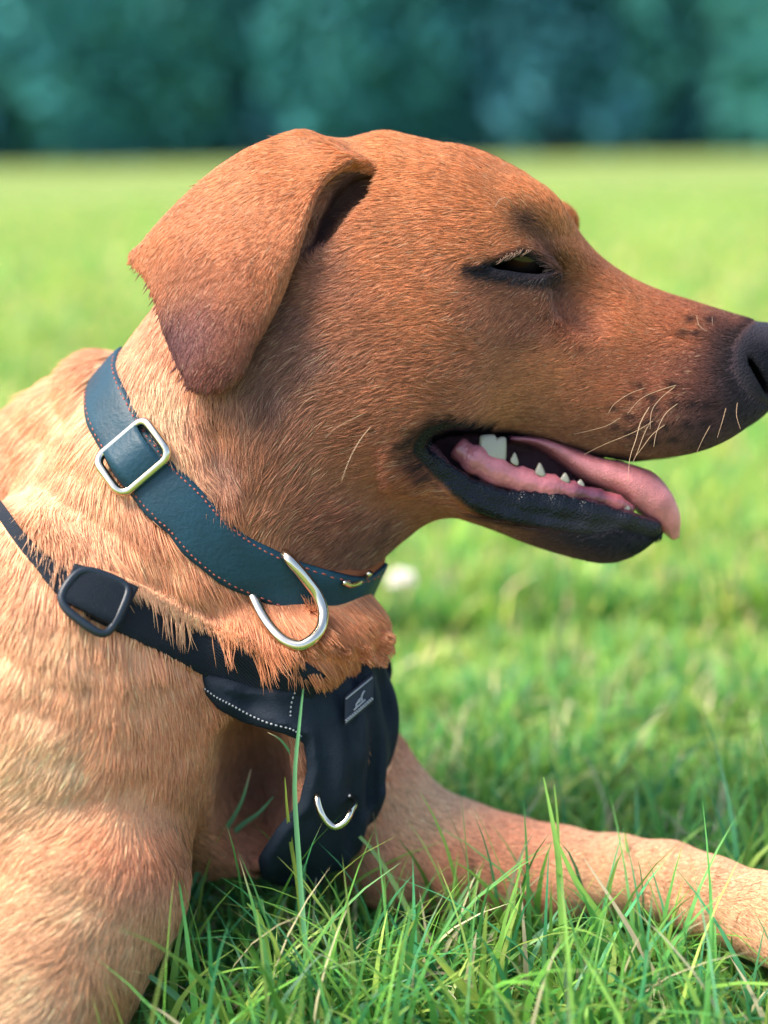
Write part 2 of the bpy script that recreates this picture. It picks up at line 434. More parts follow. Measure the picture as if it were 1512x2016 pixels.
# ------------------------------------------------------------------ coat: colour, direction and length fields
def idw(u, v, G, s=40.0, p=1.7):
    G = np.array(G, float); w = 1.0 / ((u[:, None] - G[:, 0]) ** 2 + (v[:, None] - G[:, 1]) ** 2 + s * s) ** p
    return (w @ G[:, 2:]) / w.sum(1, keepdims=True)
def sstep(a, b, x):
    t = np.clip((x - a) / (b - a), 0, 1); return t * t * (3 - 2 * t)
def wave(P, s, seed=0):
    """cheap smooth noise, about -1..1"""
    r = np.random.default_rng(seed); o = 0
    for _ in range(7):
        k = r.normal(size=3); k = k / np.linalg.norm(k) * r.uniform(.6, 1.6) / s * 2 * math.pi
        o = o + np.sin(P @ k + r.uniform(0, 6.28))
    return o / 3.2
GOLD, HEADC, MUZ, RED = (.50, .255, .098), (.40, .175, .060), (.33, .125, .046), (.37, .145, .048)
COAT_AND_SHADE = [(1450, 640, .26, .10, .045), (1440, 690, .10, .05, .034), (1350, 640, .37, .14, .05), (1250, 620, .39, .16, .055), (1400, 720, .16, .065, .036), (1440, 760, .045, .03, .028), (1450, 800, .035, .026, .026), (1400, 800, .10, .048, .034), (1400, 845, .055, .034, .03),
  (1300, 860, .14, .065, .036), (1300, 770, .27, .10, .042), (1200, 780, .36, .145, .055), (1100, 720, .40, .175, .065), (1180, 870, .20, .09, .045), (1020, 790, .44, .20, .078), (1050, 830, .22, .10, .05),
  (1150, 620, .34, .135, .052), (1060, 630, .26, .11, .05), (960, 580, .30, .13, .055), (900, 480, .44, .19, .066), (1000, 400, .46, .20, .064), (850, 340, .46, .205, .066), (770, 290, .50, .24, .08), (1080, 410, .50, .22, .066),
  (850, 600, .41, .18, .064), (780, 500, .42, .185, .064), (700, 620, .34, .15, .06), (625, 700, .17, .09, .055), (590, 620, .15, .075, .05), (640, 560, .26, .115, .055), (700, 760, .30, .135, .057), (800, 760, .34, .15, .06), (720, 880, .29, .12, .05), (600, 850, .27, .125, .058),  # under the ear: grizzled dark hair, deepened with painted ear shade
  (800, 960, .30, .115, .045), (700, 1000, .26, .11, .05), (545, 760, .15, .08, .05), (500, 880, .33, .155, .065), (440, 890, .13, .07, .045), (430, 820, .42, .21, .09), (330, 780, .60, .36, .165), (360, 880, .58, .33, .145), (270, 680, .52, .28, .12), (480, 1000, .42, .20, .08), (620, 1060, .24, .115, .055),  # below the ear and in the neck fold: shade painted into the coat
  (780, 1040, .13, .065, .042), (720, 1070, .15, .075, .045), (900, 1040, .26, .10, .04), (1000, 1060, .19, .08, .038), (1100, 1090, .10, .05, .035), (1200, 1095, .055, .034, .032), (1270, 1070, .04, .027, .028),  # throat guides darkened: shade under the jaw painted in
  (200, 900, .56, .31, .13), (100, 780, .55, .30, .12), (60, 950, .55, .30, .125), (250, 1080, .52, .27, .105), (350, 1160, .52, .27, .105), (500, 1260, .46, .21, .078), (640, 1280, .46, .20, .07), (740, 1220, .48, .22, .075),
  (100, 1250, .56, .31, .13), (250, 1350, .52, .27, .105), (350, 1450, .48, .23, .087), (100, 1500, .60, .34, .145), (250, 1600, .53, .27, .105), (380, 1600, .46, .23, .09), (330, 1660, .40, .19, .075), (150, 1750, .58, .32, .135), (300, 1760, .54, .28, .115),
  (180, 1900, .53, .28, .11), (60, 1950, .60, .34, .145), (230, 1960, .50, .25, .10), (520, 1520, .20, .10, .05), (560, 1680, .24, .11, .055), (850, 1600, .58, .32, .135), (900, 1720, .44, .22, .10), (1200, 1700, .56, .30, .125), (1450, 1780, .54, .29, .12), (-600, 1300, .50, .26, .10)]  # armpit guide darkened: its shade is painted into the coat
COAT_AND_SHADE = [(a, b, *(np.array([r, g, bb]) * (np.array([1.22, 1.27, 1.42]) if r > .465 and (b > 620) else 1.0))) for a, b, r, g, bb in COAT_AND_SHADE]
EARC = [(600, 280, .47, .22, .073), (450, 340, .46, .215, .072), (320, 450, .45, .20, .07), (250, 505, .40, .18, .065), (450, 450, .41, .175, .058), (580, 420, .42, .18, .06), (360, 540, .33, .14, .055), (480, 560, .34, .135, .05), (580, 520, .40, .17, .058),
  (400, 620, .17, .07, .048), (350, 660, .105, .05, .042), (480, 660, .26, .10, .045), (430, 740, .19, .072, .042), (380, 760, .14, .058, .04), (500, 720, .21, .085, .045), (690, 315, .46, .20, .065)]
FLOW = [(1450, 690, -1, .10, 20), (1350, 640, -1, .12, 24), (1350, 740, -1, .22, 22), (1440, 800, -.75, .55, 18), (1380, 850, -.6, .75, 20), (1290, 870, -.7, .7, 24), (1250, 800, -1, .28, 26), (1250, 600, -1, -.22, 26), (1150, 700, -1, .25, 30), (1100, 820, -1, .2, 30), (1180, 870, -.9, .4, 26),
  (1190, 570, -.9, -.35, 24), (1140, 520, -.75, -.7, 22), (1100, 470, -.6, -.9, 22), (1090, 420, -.75, -.65, 26), (1040, 440, -.9, -.2, 26), (1020, 370, -1, -.3, 32), (950, 330, -1, -.22, 34), (850, 300, -1, -.08, 36), (760, 280, -1, .02, 36), (700, 280, -.9, .2, 36),
  (960, 460, -1, .28, 34), (1000, 490, -.9, .45, 22), (900, 520, -1, .3, 38), (850, 420, -1, .12, 40), (760, 430, -1, .12, 40), (720, 520, -.9, .4, 42), (650, 450, -.6, .6, 30), (620, 480, .3, -.6, 24), (1040, 575, -.45, .8, 22), (1100, 570, .1, .9, 20), (1120, 610, -.4, .8, 22), (1000, 620, -.85, .5, 32), (940, 560, -1, .28, 34),
  (850, 600, -1, .14, 44), (750, 620, -.95, .32, 48), (650, 640, -.85, .55, 50), (600, 720, -.75, .7, 52), (700, 740, -.95, .25, 50), (850, 720, -1, .06, 46), (980, 720, -1, .12, 40), (950, 800, -1, .02, 40), (800, 820, -.95, .1, 44), (780, 900, -.9, .35, 46), (700, 860, -.85, .4, 56),
  (600, 860, -.7, .65, 64), (540, 800, -.35, .95, 60), (520, 950, -.55, .8, 66), (460, 860, .25, .95, 60), (640, 960, -.85, .5, 60), (720, 1010, -.85, .4, 60), (820, 1000, -.9, .15, 50), (900, 1030, -1, -.15, 34), (1020, 1060, -1, -.1, 28), (1150, 1085, -.8, .3, 24), (1250, 1080, -.5, .7, 22), (780, 1060, -.8, .5, 60), (660, 1090, -.7, .6, 50),
  (400, 800, .3, .95, 62), (330, 720, -.1, 1, 62), (330, 830, .38, .92, 70), (380, 930, .45, .9, 66), (270, 640, -.5, .85, 60), (440, 970, .2, .98, 60), (130, 750, -.75, .6, 80), (60, 850, -.6, .8, 85), (150, 880, -.35, .93, 85), (200, 980, .1, 1, 80), (100, 1000, .05, 1, 85), (250, 1060, .28, .96, 85), (330, 1100, .35, .93, 90),
  (420, 1170, .3, .95, 95), (500, 1220, .35, .93, 95), (580, 1260, .3, .95, 90), (660, 1260, .75, .5, 80), (740, 1200, .75, .45, 70), (740, 1270, .5, .8, 70), (60, 1150, -.2, .98, 80), (40, 1300, -.3, .95, 80), (200, 1300, .02, 1, 80), (330, 1330, .28, .96, 75), (400, 1430, .35, .93, 75), (300, 1450, .02, 1, 78), (150, 1450, -.5, .86, 78), (50, 1550, -.8, .6, 78), (200, 1600, -.72, .68, 74),
  (320, 1560, -.3, .95, 74), (420, 1560, .5, .86, 70), (440, 1610, .9, .35, 70), (380, 1640, .75, .3, 60), (330, 1640, .3, .6, 50), (150, 1750, -.85, .5, 70), (300, 1720, -.6, .75, 66), (380, 1740, .45, .85, 60), (100, 1880, -.88, .48, 66), (260, 1830, -.5, .8, 66), (320, 1840, .5, .85, 60), (220, 1930, .35, .8, 56), (60, 1980, -.8, .55, 60), (150, 1980, -.5, .8, 60),
  (520, 1520, .1, 1, 60), (850, 1600, .8, .5, 36), (950, 1680, 1, .35, 34), (1100, 1700, 1, .22, 30), (1300, 1740, 1, .25, 28), (1480, 1800, 1, .4, 28), (780, 1560, .5, .85, 40), (-600, 1300, -.9, .4, 80)]
EARF = [(650, 290, -.85, -.1, 40), (600, 270, -.9, .2, 44), (480, 320, -.9, .38, 44), (560, 380, -.85, .45, 44), (400, 400, -.85, .5, 44), (300, 470, -.8, .6, 40), (480, 470, -.75, .65, 44), (350, 540, -.6, .8, 42), (580, 470, -.45, .9, 46), (620, 400, -.5, .85, 46), (450, 580, -.55, .83, 42), (540, 600, -.35, .94, 46),
  (350, 640, -.2, .98, 36), (450, 680, -.4, .92, 38), (420, 750, -.35, .94, 34), (490, 720, -.4, .92, 38), (260, 510, -.4, .9, 30)]
MP = MOUTH; EP = [(936, 528), *EYE[1:]]
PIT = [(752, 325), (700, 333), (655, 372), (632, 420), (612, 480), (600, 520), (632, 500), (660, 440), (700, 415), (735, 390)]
def fields(P):
    """coat colour with some painted shade, fur direction (image plane), fur length, fur density, wetness at model points"""
    u, v = proj(P); z = P[:, 2]; n = len(P)
    # near-side features are mirrored to the far side of the head through the mid plane
    um, vm = proj(np.stack([P[:, 0], P[:, 1], -np.abs(z)], -1)); head = (um > 560) & (vm < 1130) & (z > 0)
    u = np.where(head, um, u); v = np.where(head, vm, v)
    we = ear_w(P); ear = we < 7
    c = idw(u, v, COAT_AND_SHADE); c[ear] = idw(u[ear], v[ear], EARC); c = np.clip(c * np.array([1.38, 1.24, 1.56]), 0, .8)
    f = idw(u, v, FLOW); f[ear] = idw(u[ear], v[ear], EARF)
    sm = poly_sd(u, v, MP); se = poly_sd(u, v, EP); ll = line_sd(u, v, LIPLOW); nose = np.hypot((u - 1556) / 1.2, (v - 706) / 1.0)
    side = np.abs(z) > 20
    dens = np.ones(n); wet = np.zeros(n)
    def mixc(w, col):
        c[:] = c * (1 - w[:, None]) + np.array(col) * w[:, None]
    headside = (u > 790) & (v > 800) & (v < 1120)
    mixc(np.where(headside, 1 - sstep(10 + 10 * (u < 1000), 28 + 18 * (u < 1000), sm), 0), (.004, .005, .008))
    low = np.where(headside & (u < 1310), 1 - sstep(0, 18, ll - 12 - 26 * sstep(850, 960, u)), 0); mixc(low, (.004, .006, .010))
    chin = np.where(headside, np.exp(-(((u - 1200) / 110) ** 2 + ((v - 1050) / 34) ** 2)), 0); mixc(np.clip(chin * 1.2, 0, 1), (.018, .017, .022))
    lipz = np.where(headside, np.maximum(1 - sstep(6 + 8 * (u < 1000), 17 + 20 * (u < 1000), sm), (1 - sstep(0, 14, ll - 14 - 24 * sstep(850, 930, u) * (1 - sstep(1150, 1230, u)))) * (u < 1300) * (sm > -60)), 0)
    wet = np.maximum(wet, lipz); dens *= 1 - np.clip(lipz * 1.4, 0, 1)
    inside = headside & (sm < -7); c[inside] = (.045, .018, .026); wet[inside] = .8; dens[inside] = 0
    eyez = np.where(side & (v < 700), 1 - sstep(2, 20, se), 0); mixc(eyez, (.008, .009, .013)); dens *= np.where(se < 0, 0, 1 - .4 * eyez); wet = np.maximum(wet, .25 * (se < 9) * side)
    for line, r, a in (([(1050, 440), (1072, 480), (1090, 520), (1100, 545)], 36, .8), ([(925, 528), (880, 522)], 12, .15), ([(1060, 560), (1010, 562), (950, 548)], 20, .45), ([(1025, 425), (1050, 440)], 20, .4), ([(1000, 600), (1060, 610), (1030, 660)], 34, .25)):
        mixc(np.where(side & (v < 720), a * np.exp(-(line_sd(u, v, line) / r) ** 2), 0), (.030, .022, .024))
    nz = 1 - sstep(82, 112, nose); nz = np.where(u > 1380, nz, 0); mixc(nz, (.007, .007, .010)); mixc(nz * .9 * (1 - sstep(645, 695, v + .25 * (1500 - u))), (.030, .027, .033)); mixc(np.where(u > 1380, .75 * np.exp(-(line_sd(u, v, [(1440, 660), (1432, 720), (1470, 790), (1500, 810)]) / 40) ** 2), 0), (.03, .026, .032)); dens *= 1 - np.clip(nz * 1.5, 0, 1); wet = np.maximum(wet, nz * .6)  # lit upper side of the nose painted lighter than the black leather
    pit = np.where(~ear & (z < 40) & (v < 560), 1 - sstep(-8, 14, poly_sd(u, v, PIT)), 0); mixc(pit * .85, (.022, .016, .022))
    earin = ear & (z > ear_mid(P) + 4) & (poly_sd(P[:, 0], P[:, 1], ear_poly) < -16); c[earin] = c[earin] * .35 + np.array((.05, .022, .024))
    for (fu, fv) in FOLL:
        mixc(.85 * np.exp(-(((u - fu) / 12) ** 2 + ((v - fv) / 8) ** 2)), (.016, .012, .014))
    return c, f[:, :2], f[:, 2], dens, wet, ear
FOLL = [(1275, 760), (1297, 778), (1335, 757), (1338, 790), (1372, 792), (1255, 782), (1253, 818), (1299, 796), (1322, 832), (1360, 830), (1400, 795), (1253, 850), (1290, 826), (1298, 862), (1335, 858), (1355, 656), (1380, 657), (1370, 630), (1410, 632), (1395, 825), (1225, 800), (1225, 838)]
epx = ep[:, :2]
_r2 = ((epx[:, None] - epx[None]) ** 2).sum(-1); _ph = lambda r: np.sqrt(r + 3600.0)
_ec = np.linalg.solve(_ph(_r2) + np.eye(len(epx)) * -1.5, ep[:, 2] + 160)
def ear_mid(P):
    r = (P[:, None, 0] - epx[None, :, 0]) ** 2 + (P[:, None, 1] - epx[None, :, 1]) ** 2
    return -160 + _ph(r) @ _ec
def ear_w(P):
    """distance of a model point from the ear flap"""
    m = (P[:, 0] > 230) & (P[:, 0] < 770) & (P[:, 1] > 220) & (P[:, 1] < 810) & (P[:, 2] < 0); out = np.full(len(P), 99.0)
    q = P[m]
    if len(q):
        d = np.abs(q[:, 2] - ear_mid(q)) / 1.3 - 12; out[m] = np.maximum(d, poly_sd(q[:, 0], q[:, 1], ear_poly))
    return out

# ------------------------------------------------------------------ dog
def body_builder(nt, p):
    a = N(nt, 'ShaderNodeAttribute', attribute_name='Col'); w = N(nt, 'ShaderNodeAttribute', attribute_name='wet')
    nt.links.new(a.outputs['Color'], p.inputs['Base Color'])
    mr = N(nt, 'ShaderNodeMapRange'); mr.inputs[3].default_value = .85; mr.inputs[4].default_value = .22
    ms = N(nt, 'ShaderNodeMapRange'); ms.inputs[1].default_value = .6; ms.inputs[3].default_value = .05; ms.inputs[4].default_value = .20; nt.links.new(w.outputs['Fac'], ms.inputs[0]); nt.links.new(ms.outputs[0], p.inputs['Specular IOR Level']); nt.links.new(w.outputs['Fac'], mr.inputs[0]); nt.links.new(mr.outputs[0], p.inputs['Roughness'])
    tc = N(nt, 'ShaderNodeTexCoord'); t = N(nt, 'ShaderNodeTexVoronoi', Scale=900.0); nt.links.new(tc.outputs['Object'], t.inputs['Vector'])
    t2 = N(nt, 'ShaderNodeTexNoise', Scale=260.0, Detail=4.0); nt.links.new(tc.outputs['Object'], t2.inputs['Vector'])
    ad = N(nt, 'ShaderNodeMath', operation='ADD'); nt.links.new(t.outputs['Distance'], ad.inputs[0]); nt.links.new(t2.outputs['Fac'], ad.inputs[1])
    b = N(nt, 'ShaderNodeBump', Strength=.5, Distance=.0010); nt.links.new(ad.outputs[0], b.inputs['Height']); nt.links.new(b.outputs[0], p.inputs['Normal'])
M_BODY = mat('coat_skin', spec=.22, build=body_builder)
def fur_mat():
    m = bpy.data.materials.new('fur'); m.use_nodes = True; nt = m.node_tree; p = nt.nodes['Principled BSDF']; out = nt.nodes['Material Output']
    a = N(nt, 'ShaderNodeAttribute', attribute_name='tint'); nt.links.new(a.outputs['Color'], p.inputs['Base Color'])
    p.inputs['Roughness'].default_value = .48; p.inputs['Specular IOR Level'].default_value = .35
    tr = N(nt, 'ShaderNodeBsdfTranslucent'); nt.links.new(a.outputs['Color'], tr.inputs['Color'])
    mx = N(nt, 'ShaderNodeMixShader', Fac=.35); nt.links.new(p.outputs[0], mx.inputs[1]); nt.links.new(tr.outputs[0], mx.inputs[2]); nt.links.new(mx.outputs[0], out.inputs[0])
    return m
M_FUR = fur_mat()
BW = to_world(BV)
dog_loc = to_world(np.array([420.0, 1480.0, 60.0])); dog_loc[2] = 0
dog = empty('dog', dog_loc, 'young golden-brown short-haired dog lying in the grass, mouth open, in a collar and harness', 'dog')
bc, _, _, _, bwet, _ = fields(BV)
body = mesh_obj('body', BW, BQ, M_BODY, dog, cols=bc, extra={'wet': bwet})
# eye
def sphere(c, r, nu=28, nv=18, sc=(1, 1, 1)):
    V = []; F = []
    for i in range(nv + 1):
        a = math.pi * i / nv
        for j in range(nu):
            b = 2 * math.pi * j / nu; V.append((c[0] + r * sc[0] * math.sin(a) * math.cos(b), c[1] + r * sc[1] * math.cos(a), c[2] + r * sc[2] * math.sin(a) * math.sin(b)))
    for i in range(nv):
        for j in range(nu):
            F.append((i * nu + j, i * nu + (j + 1) % nu, (i + 1) * nu + (j + 1) % nu, (i + 1) * nu + j))
    return np.array(V), F
M_EYE = mat('eyeball', (.01, .006, .004), .03, .35, build=lambda nt, p: nt.links.new(N(nt, 'ShaderNodeAttribute', attribute_name='Col').outputs['Color'], p.inputs['Base Color']))
for sgn in (-1, 1):
    V, F = sphere((1018, 526, sgn * 124), 46, 40, 26, sc=(1.12, .80, .90)); d_ = np.hypot(V[:, 0] - 1008, V[:, 1] - 524)[:, None] + 200 * (V[:, 2:] * sgn < 124)
    ec_ = np.where(d_ < 12, np.array([.003, .003, .004]), np.where(d_ < 29, np.array([.028, .013, .006]), np.array([.016, .012, .012])))
    mesh_obj('eyeball', to_world(V), F, M_EYE, dog, cols=ec_)
# mouth parts
def flesh(name, rough, vs_, bs):
    def b(nt, p):
        tc = N(nt, 'ShaderNodeTexCoord'); t = N(nt, 'ShaderNodeTexNoise', Scale=110.0, Detail=6.0); nt.links.new(tc.outputs['Object'], t.inputs['Vector'])
        a = N(nt, 'ShaderNodeAttribute', attribute_name='Col'); mr = N(nt, 'ShaderNodeMapRange'); mr.inputs[1].default_value = .3; mr.inputs[2].default_value = .7; mr.inputs[3].default_value = .68; mr.inputs[4].default_value = 1.2
        nt.links.new(t.outputs['Fac'], mr.inputs[0]); r = N(nt, 'ShaderNodeVectorMath', operation='SCALE'); nt.links.new(a.outputs['Color'], r.inputs[0]); nt.links.new(mr.outputs[0], r.inputs['Scale']); nt.links.new(r.outputs[0], p.inputs['Base Color'])
        v = N(nt, 'ShaderNodeTexVoronoi', Scale=vs_); nt.links.new(tc.outputs['Object'], v.inputs['Vector']); ad = N(nt, 'ShaderNodeMath', operation='MULTIPLY_ADD'); ad.inputs[1].default_value = 1.5
        nt.links.new(t.outputs['Fac'], ad.inputs[0]); nt.links.new(v.outputs['Distance'], ad.inputs[2])
        bp = N(nt, 'ShaderNodeBump', Strength=bs, Distance=.0006); nt.links.new(ad.outputs[0], bp.inputs['Height']); nt.links.new(bp.outputs[0], p.inputs['Normal'])
        p.inputs['Subsurface Weight'].default_value = .2; p.inputs['Subsurface Radius'].default_value = (.003, .0012, .001); p.inputs['Subsurface Scale'].default_value = 1.0
    return mat(name, (.5, .2, .2), rough, .5, build=b)
M_TONGUE = flesh('tongue', .30, 1300.0, .55); M_GUM = flesh('gum', .18, 500.0, .4)
def tooth_b(nt, p):
    p.inputs['Subsurface Weight'].default_value = .2; p.inputs['Subsurface Radius'].default_value = (.001, .001, .0008)
M_TOOTH = mat('enamel', (.28, .265, .205), .28, .5, build=tooth_b)
tp = catmull([(1000, 866, 0), (1045, 871, 0), (1095, 890, 0), (1155, 922, 0), (1212, 942, 0), (1258, 962, 0), (1293, 996, -2), (1318, 1034, -4), (1331, 1060, -5)], 40)
hh = np.interp(np.linspace(0, 1, 40), np.linspace(0, 1, 9), [6, 9, 17, 28, 34, 42, 36, 21, 5]); hwz = np.interp(np.linspace(0, 1, 40), np.linspace(0, 1, 9), [60, 68, 72, 74, 76, 74, 62, 38, 9])
tg = nrm(np.gradient(tp, axis=0)); nn = np.stack([-tg[:, 1], tg[:, 0], tg[:, 2] * 0], -1)
V = []; F = []; S = 28
for i in range(40):
    for j in range(S):
        a = 2 * math.pi * j / S; ca, sa = math.cos(a), math.sin(a)
        y = hh[i] * sa * (abs(sa) ** -.2 if sa else 1); groove = 7 * math.exp(-(ca * 5) ** 2) * (1 if sa < 0 else .3) * math.sin(math.pi * i / 39)
        y += groove if sa < 0 else -groove
        zz = hwz[i] * ca * (abs(ca) ** -.25 if abs(ca) > 1e-3 else 1)
        y += 2.0 * math.sin(i * .9 + j) * .4 + (6 * math.cos(i * .5) * ca * ca * (i / 40))
        V.append(tp[i] + nn[i] * y + np.array([0, 0, zz]))
for i in range(39):
    for j in range(S): F.append((i * S + j, i * S + (j + 1) % S, (i + 1) * S + (j + 1) % S, (i + 1) * S + j))
F.append(tuple(range(S))[::-1]); F.append(tuple(39 * S + j for j in range(S)))
V = np.array(V); tu = V[:, 0]; k_ = sstep(1020, 1180, tu)[:, None]; lip_shade_ = sstep(0, 22, np.interp(tu, tp[:, 0], tp[:, 1]) - V[:, 1])[:, None]
tc_ = np.array([.22, .07, .10]) * (1 - k_) + np.array([.56, .19, .195]) * k_; tc_ = tc_ * (1 - .35 * lip_shade_ * (1 - sstep(1240, 1300, tu)[:, None])) + .08 * sstep(1290, 1330, tu)[:, None] * np.array([1, .5, .4])  # purple root to pink tip; upper side darkened as painted lip shadow
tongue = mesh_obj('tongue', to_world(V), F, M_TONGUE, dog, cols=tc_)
for sgn in (-1, 1):
    gp = catmull([Pm(u, v, w) * np.array([1, 1, -sgn]) for u, v, w in [(897, 878, -92), (930, 902, -94), (980, 930, -92), (1040, 950, -88), (1100, 962, -82), (1150, 973, -76), (1200, 985, -70), (1245, 1003, -56)]], 40)
    V, F = tube(gp, np.interp(np.linspace(0, 1, 40), [0, .15, .5, .75, .87, 1], [19, 29, 25, 16, 17, 9]) * (1 + .10 * np.sin(np.arange(40) * 1.3) + .06 * np.sin(np.arange(40) * 3.1)), 14)
    q_ = np.repeat(np.linspace(0, 1, 40), 14); gcol = np.stack([np.interp(q_, [0, .1, .3, .55, .68, .8, .88, 1], c_) for c_ in ([.20, .40, .52, .48, .12, .10, .46, .16], [.06, .13, .17, .15, .035, .03, .12, .05], [.08, .15, .18, .17, .06, .05, .14, .07])], 1)
    gum = mesh_obj('gum', to_world(V), F, M_GUM, dog, cols=gcol)
    def tooth(pts, w, half, mirror=sgn):
        """tooth crown: outline given by cusps (u, v) over a base line, with its own thickness"""
        u0, v0, u1, v1, cusps = pts
        prof = [(u0, v0)] + cusps + [(u1, v1)]; V = []; F = []; n = len(prof)
        for k, (dz_, shr) in enumerate(((-half, .72), (-half * .55, 1.0), (half * .55, 1.0), (half, .72))):
            cu, cv = (u0 + u1) / 2, (v0 + v1) / 2
            for (u, v) in prof: V.append(Pm(cu + (u - cu) * shr, cv + (v - cv) * (shr if v < cv else 1), w + dz_))
        for k in range(3):
            for i in range(n): F.append((k * n + i, k * n + (i + 1) % n, (k + 1) * n + (i + 1) % n, (k + 1) * n + i))
        F.append(tuple(range(n))[::-1]); F.append(tuple(3 * n + i for i in range(n)))
        V = np.array(V) * np.array([1, 1, -mirror])
        o = mesh_obj('tooth', to_world(V), F, M_TOOTH, gum)
        md = o.modifiers.new('round', 'SUBSURF'); md.levels = 2; md.render_levels = 2
    tooth((949, 905, 994, 908, [(944, 901), (943, 896), (943, 864), (944, 858), (949, 855), (971, 854), (975, 856), (979, 864), (983, 859), (993, 859), (997, 862), (998, 868), (998, 899), (997, 905)]), -98, 11)
    tooth((1000, 910, 1026, 922, [(1008, 897), (1013, 887), (1018, 896)]), -100, 9)
    tooth((1048, 934, 1080, 944, [(1056, 920), (1062, 906), (1069, 918)]), -96, 10)
    tooth((1099, 946, 1126, 954, [(1105, 938), (1113, 926), (1119, 938)]), -88, 9)
    tooth((1131, 956, 1154, 962, [(1137, 948), (1143, 941), (1149, 949)]), -82, 7)
    tooth((1212, 1006, 1244, 1014, [(1218, 990), (1230, 981), (1240, 992)]), -66, 8)

# ------------------------------------------------------------------ collar
CC = np.array([463, 933, 0.0]); AH = nrm(np.array([260, 212, 0.0])); NH = np.array([-AH[1], AH[0], 0.0]); NT = 160
tt = np.linspace(0, 2 * math.pi, NT, endpoint=False)
RD = np.cos(tt)[:, None] * AH + np.sin(tt)[:, None] * np.array([0, 0, -1.0])
OFFS = np.linspace(-1, 1, 9); HWC = 51.0
KOF = 103 * np.abs(np.sin(tt)) ** .85 * (1 + .52 * np.clip(np.cos(tt), 0, 1))
def collar_origin(off): return CC + NH * (KOF[:, None] + off)
rr = np.arange(120, 460, 4.0); RAD = []
for o in OFFS:
    Q = collar_origin(o * HWC)[:, None] + RD[:, None] * rr[None, :, None]; d = trilin(CHEST, Q); i = np.argmax(d > 0, 1); i = np.where(d.max(1) > 0, i, len(rr) - 1)
    dn_ = trilin(NECK, Q); i2 = np.argmax(dn_ > 0, 1); RAD.append(np.minimum(rr[i], rr[i2] + 14))
RAD = np.array(RAD); RAD = .4 * RAD + .6 * RAD.mean(0)
k = np.exp(-np.linspace(-2, 2, 9) ** 2); k /= k.sum()
RAD = np.array([np.convolve(np.r_[r[-4:], r, r[:4]], k, 'valid') for r in RAD])
def collar_pt(ti, off, lift):
    """ti fractional index round the ring, off in -1..1, lift above the skin"""
    ti = np.asarray(ti, float) % NT; i = ti.astype(int) % NT; j = (i + 1) % NT; f = (ti - ti.astype(int))[..., None]
    oi = np.clip((np.asarray(off) + 1) / 2 * 8, 0, 8)
    def at(ix):
        r = np.array([np.interp(o, np.arange(9), RAD[:, q]) for o, q in zip(np.broadcast_to(oi, ix.shape).ravel(), ix.ravel())]).reshape(ix.shape)
        org = CC + NH * (KOF[ix] + np.asarray(off) * HWC)[..., None]
        return org + RD[ix] * (r + lift)[..., None]
    return at(i) * (1 - f) + at(j) * f
def band(i0, i1, n, hw, l0, l1, closed, wob=0.0):
    ix = np.linspace(i0, i1, n, endpoint=not closed); prof = [(o, l1 - 4 * abs(o) ** 6) for o in np.linspace(-hw, hw, 9)] + [(o, l0) for o in np.linspace(hw, -hw, 9)]
    V = np.stack([collar_pt(ix, np.full(n, o) + wob * np.sin(ix * .55 + o) * (abs(o) > .5), np.full(n, l)) for o, l in prof], 1)
    m = len(prof); F = []
    for a in range(n if closed else n - 1):
        for b in range(m): F.append((a * m + b, a * m + (b + 1) % m, ((a + 1) % n) * m + (b + 1) % m, ((a + 1) % n) * m + b))
    if not closed: F.append(tuple(range(m))[::-1]); F.append(tuple((n - 1) * m + b for b in range(m)))
    return V.reshape(-1, 3), F
cl = to_world(CC)
collar = empty('collar', cl, 'blue leather dog collar with red stitching, square metal slider and hanging D-ring', 'collar')
M_LEATH = mat('blue_leather', (.005, .035, .056), .5, .3, build=bump_noise(520, .5, .0006, detail=6, colvar=.4))
M_LINE = mat('brown_lining', (.24, .07, .03), .75, .3, build=bump_noise(500, .4, .0004))
M_THREAD = mat('red_thread', (.30, .085, .065), .8, .2)
M_STEEL = mat('nickel', (.62, .55, .42), .17, .5, metal=1.0)
V, F = band(0, NT, NT * 2, 1.0, 3.4, 14, True, .03); mesh_obj('strap', to_world(V), F, M_LEATH, collar)
V, F = band(0, NT, NT * 2, 1.17, -8, 6.5, True, .05); mesh_obj('lining', to_world(V), F, M_LINE, collar)
parts = []
for off in (-.84, .84):
    for i in np.arange(2, 78, 1.25):
        i = i + rng.normal() * .05; a, b = collar_pt(np.array([i, i + .62 + rng.normal() * .06]), off + rng.normal() * .012, 12.0); parts.append(tube(np.stack([a, (a + b) / 2, b]), [1.1, 1.9, 1.1], 6))
V, F = join(parts); tag(mesh_obj('stitching', to_world(V), F, M_THREAD, collar), kind='stuff')
def frame_at(ti, off=0.0):
    p = collar_pt(np.array([ti]), np.array([off]), 15.0)[0]; al = nrm(collar_pt(np.array([ti + 2]), np.array([off]), 15.0)[0] - collar_pt(np.array([ti - 2]), np.array([off]), 15.0)[0])
    ac = collar_pt(np.array([ti]), np.array([off + .4]), 15.0)[0] - collar_pt(np.array([ti]), np.array([off - .4]), 15.0)[0]; no = nrm(np.cross(al, ac)); no = no if no @ RD[int(ti) % NT] > 0 else -no
    return p, al, nrm(np.cross(no, al)), no
TB = 127 / 360 * NT
p, al, ac, no = frame_at(TB)
def rrect(hl, hw_, r, n=6):
    pts = []
    for sx, sy, a0 in ((1, 1, 0), (-1, 1, 90), (-1, -1, 180), (1, -1, 270)):
        for q in np.linspace(0, 90, n): a = math.radians(a0 + q); pts.append((sx * (hl - r) + r * math.cos(a), sy * (hw_ - r) + r * math.sin(a)))
    return np.array(pts)
rc = rrect(46, 60, 20)
path = p + rc[:, :1] * al + rc[:, 1:] * ac + no * (12 - 9 * (np.abs(rc[:, :1]) / 46) ** 2)
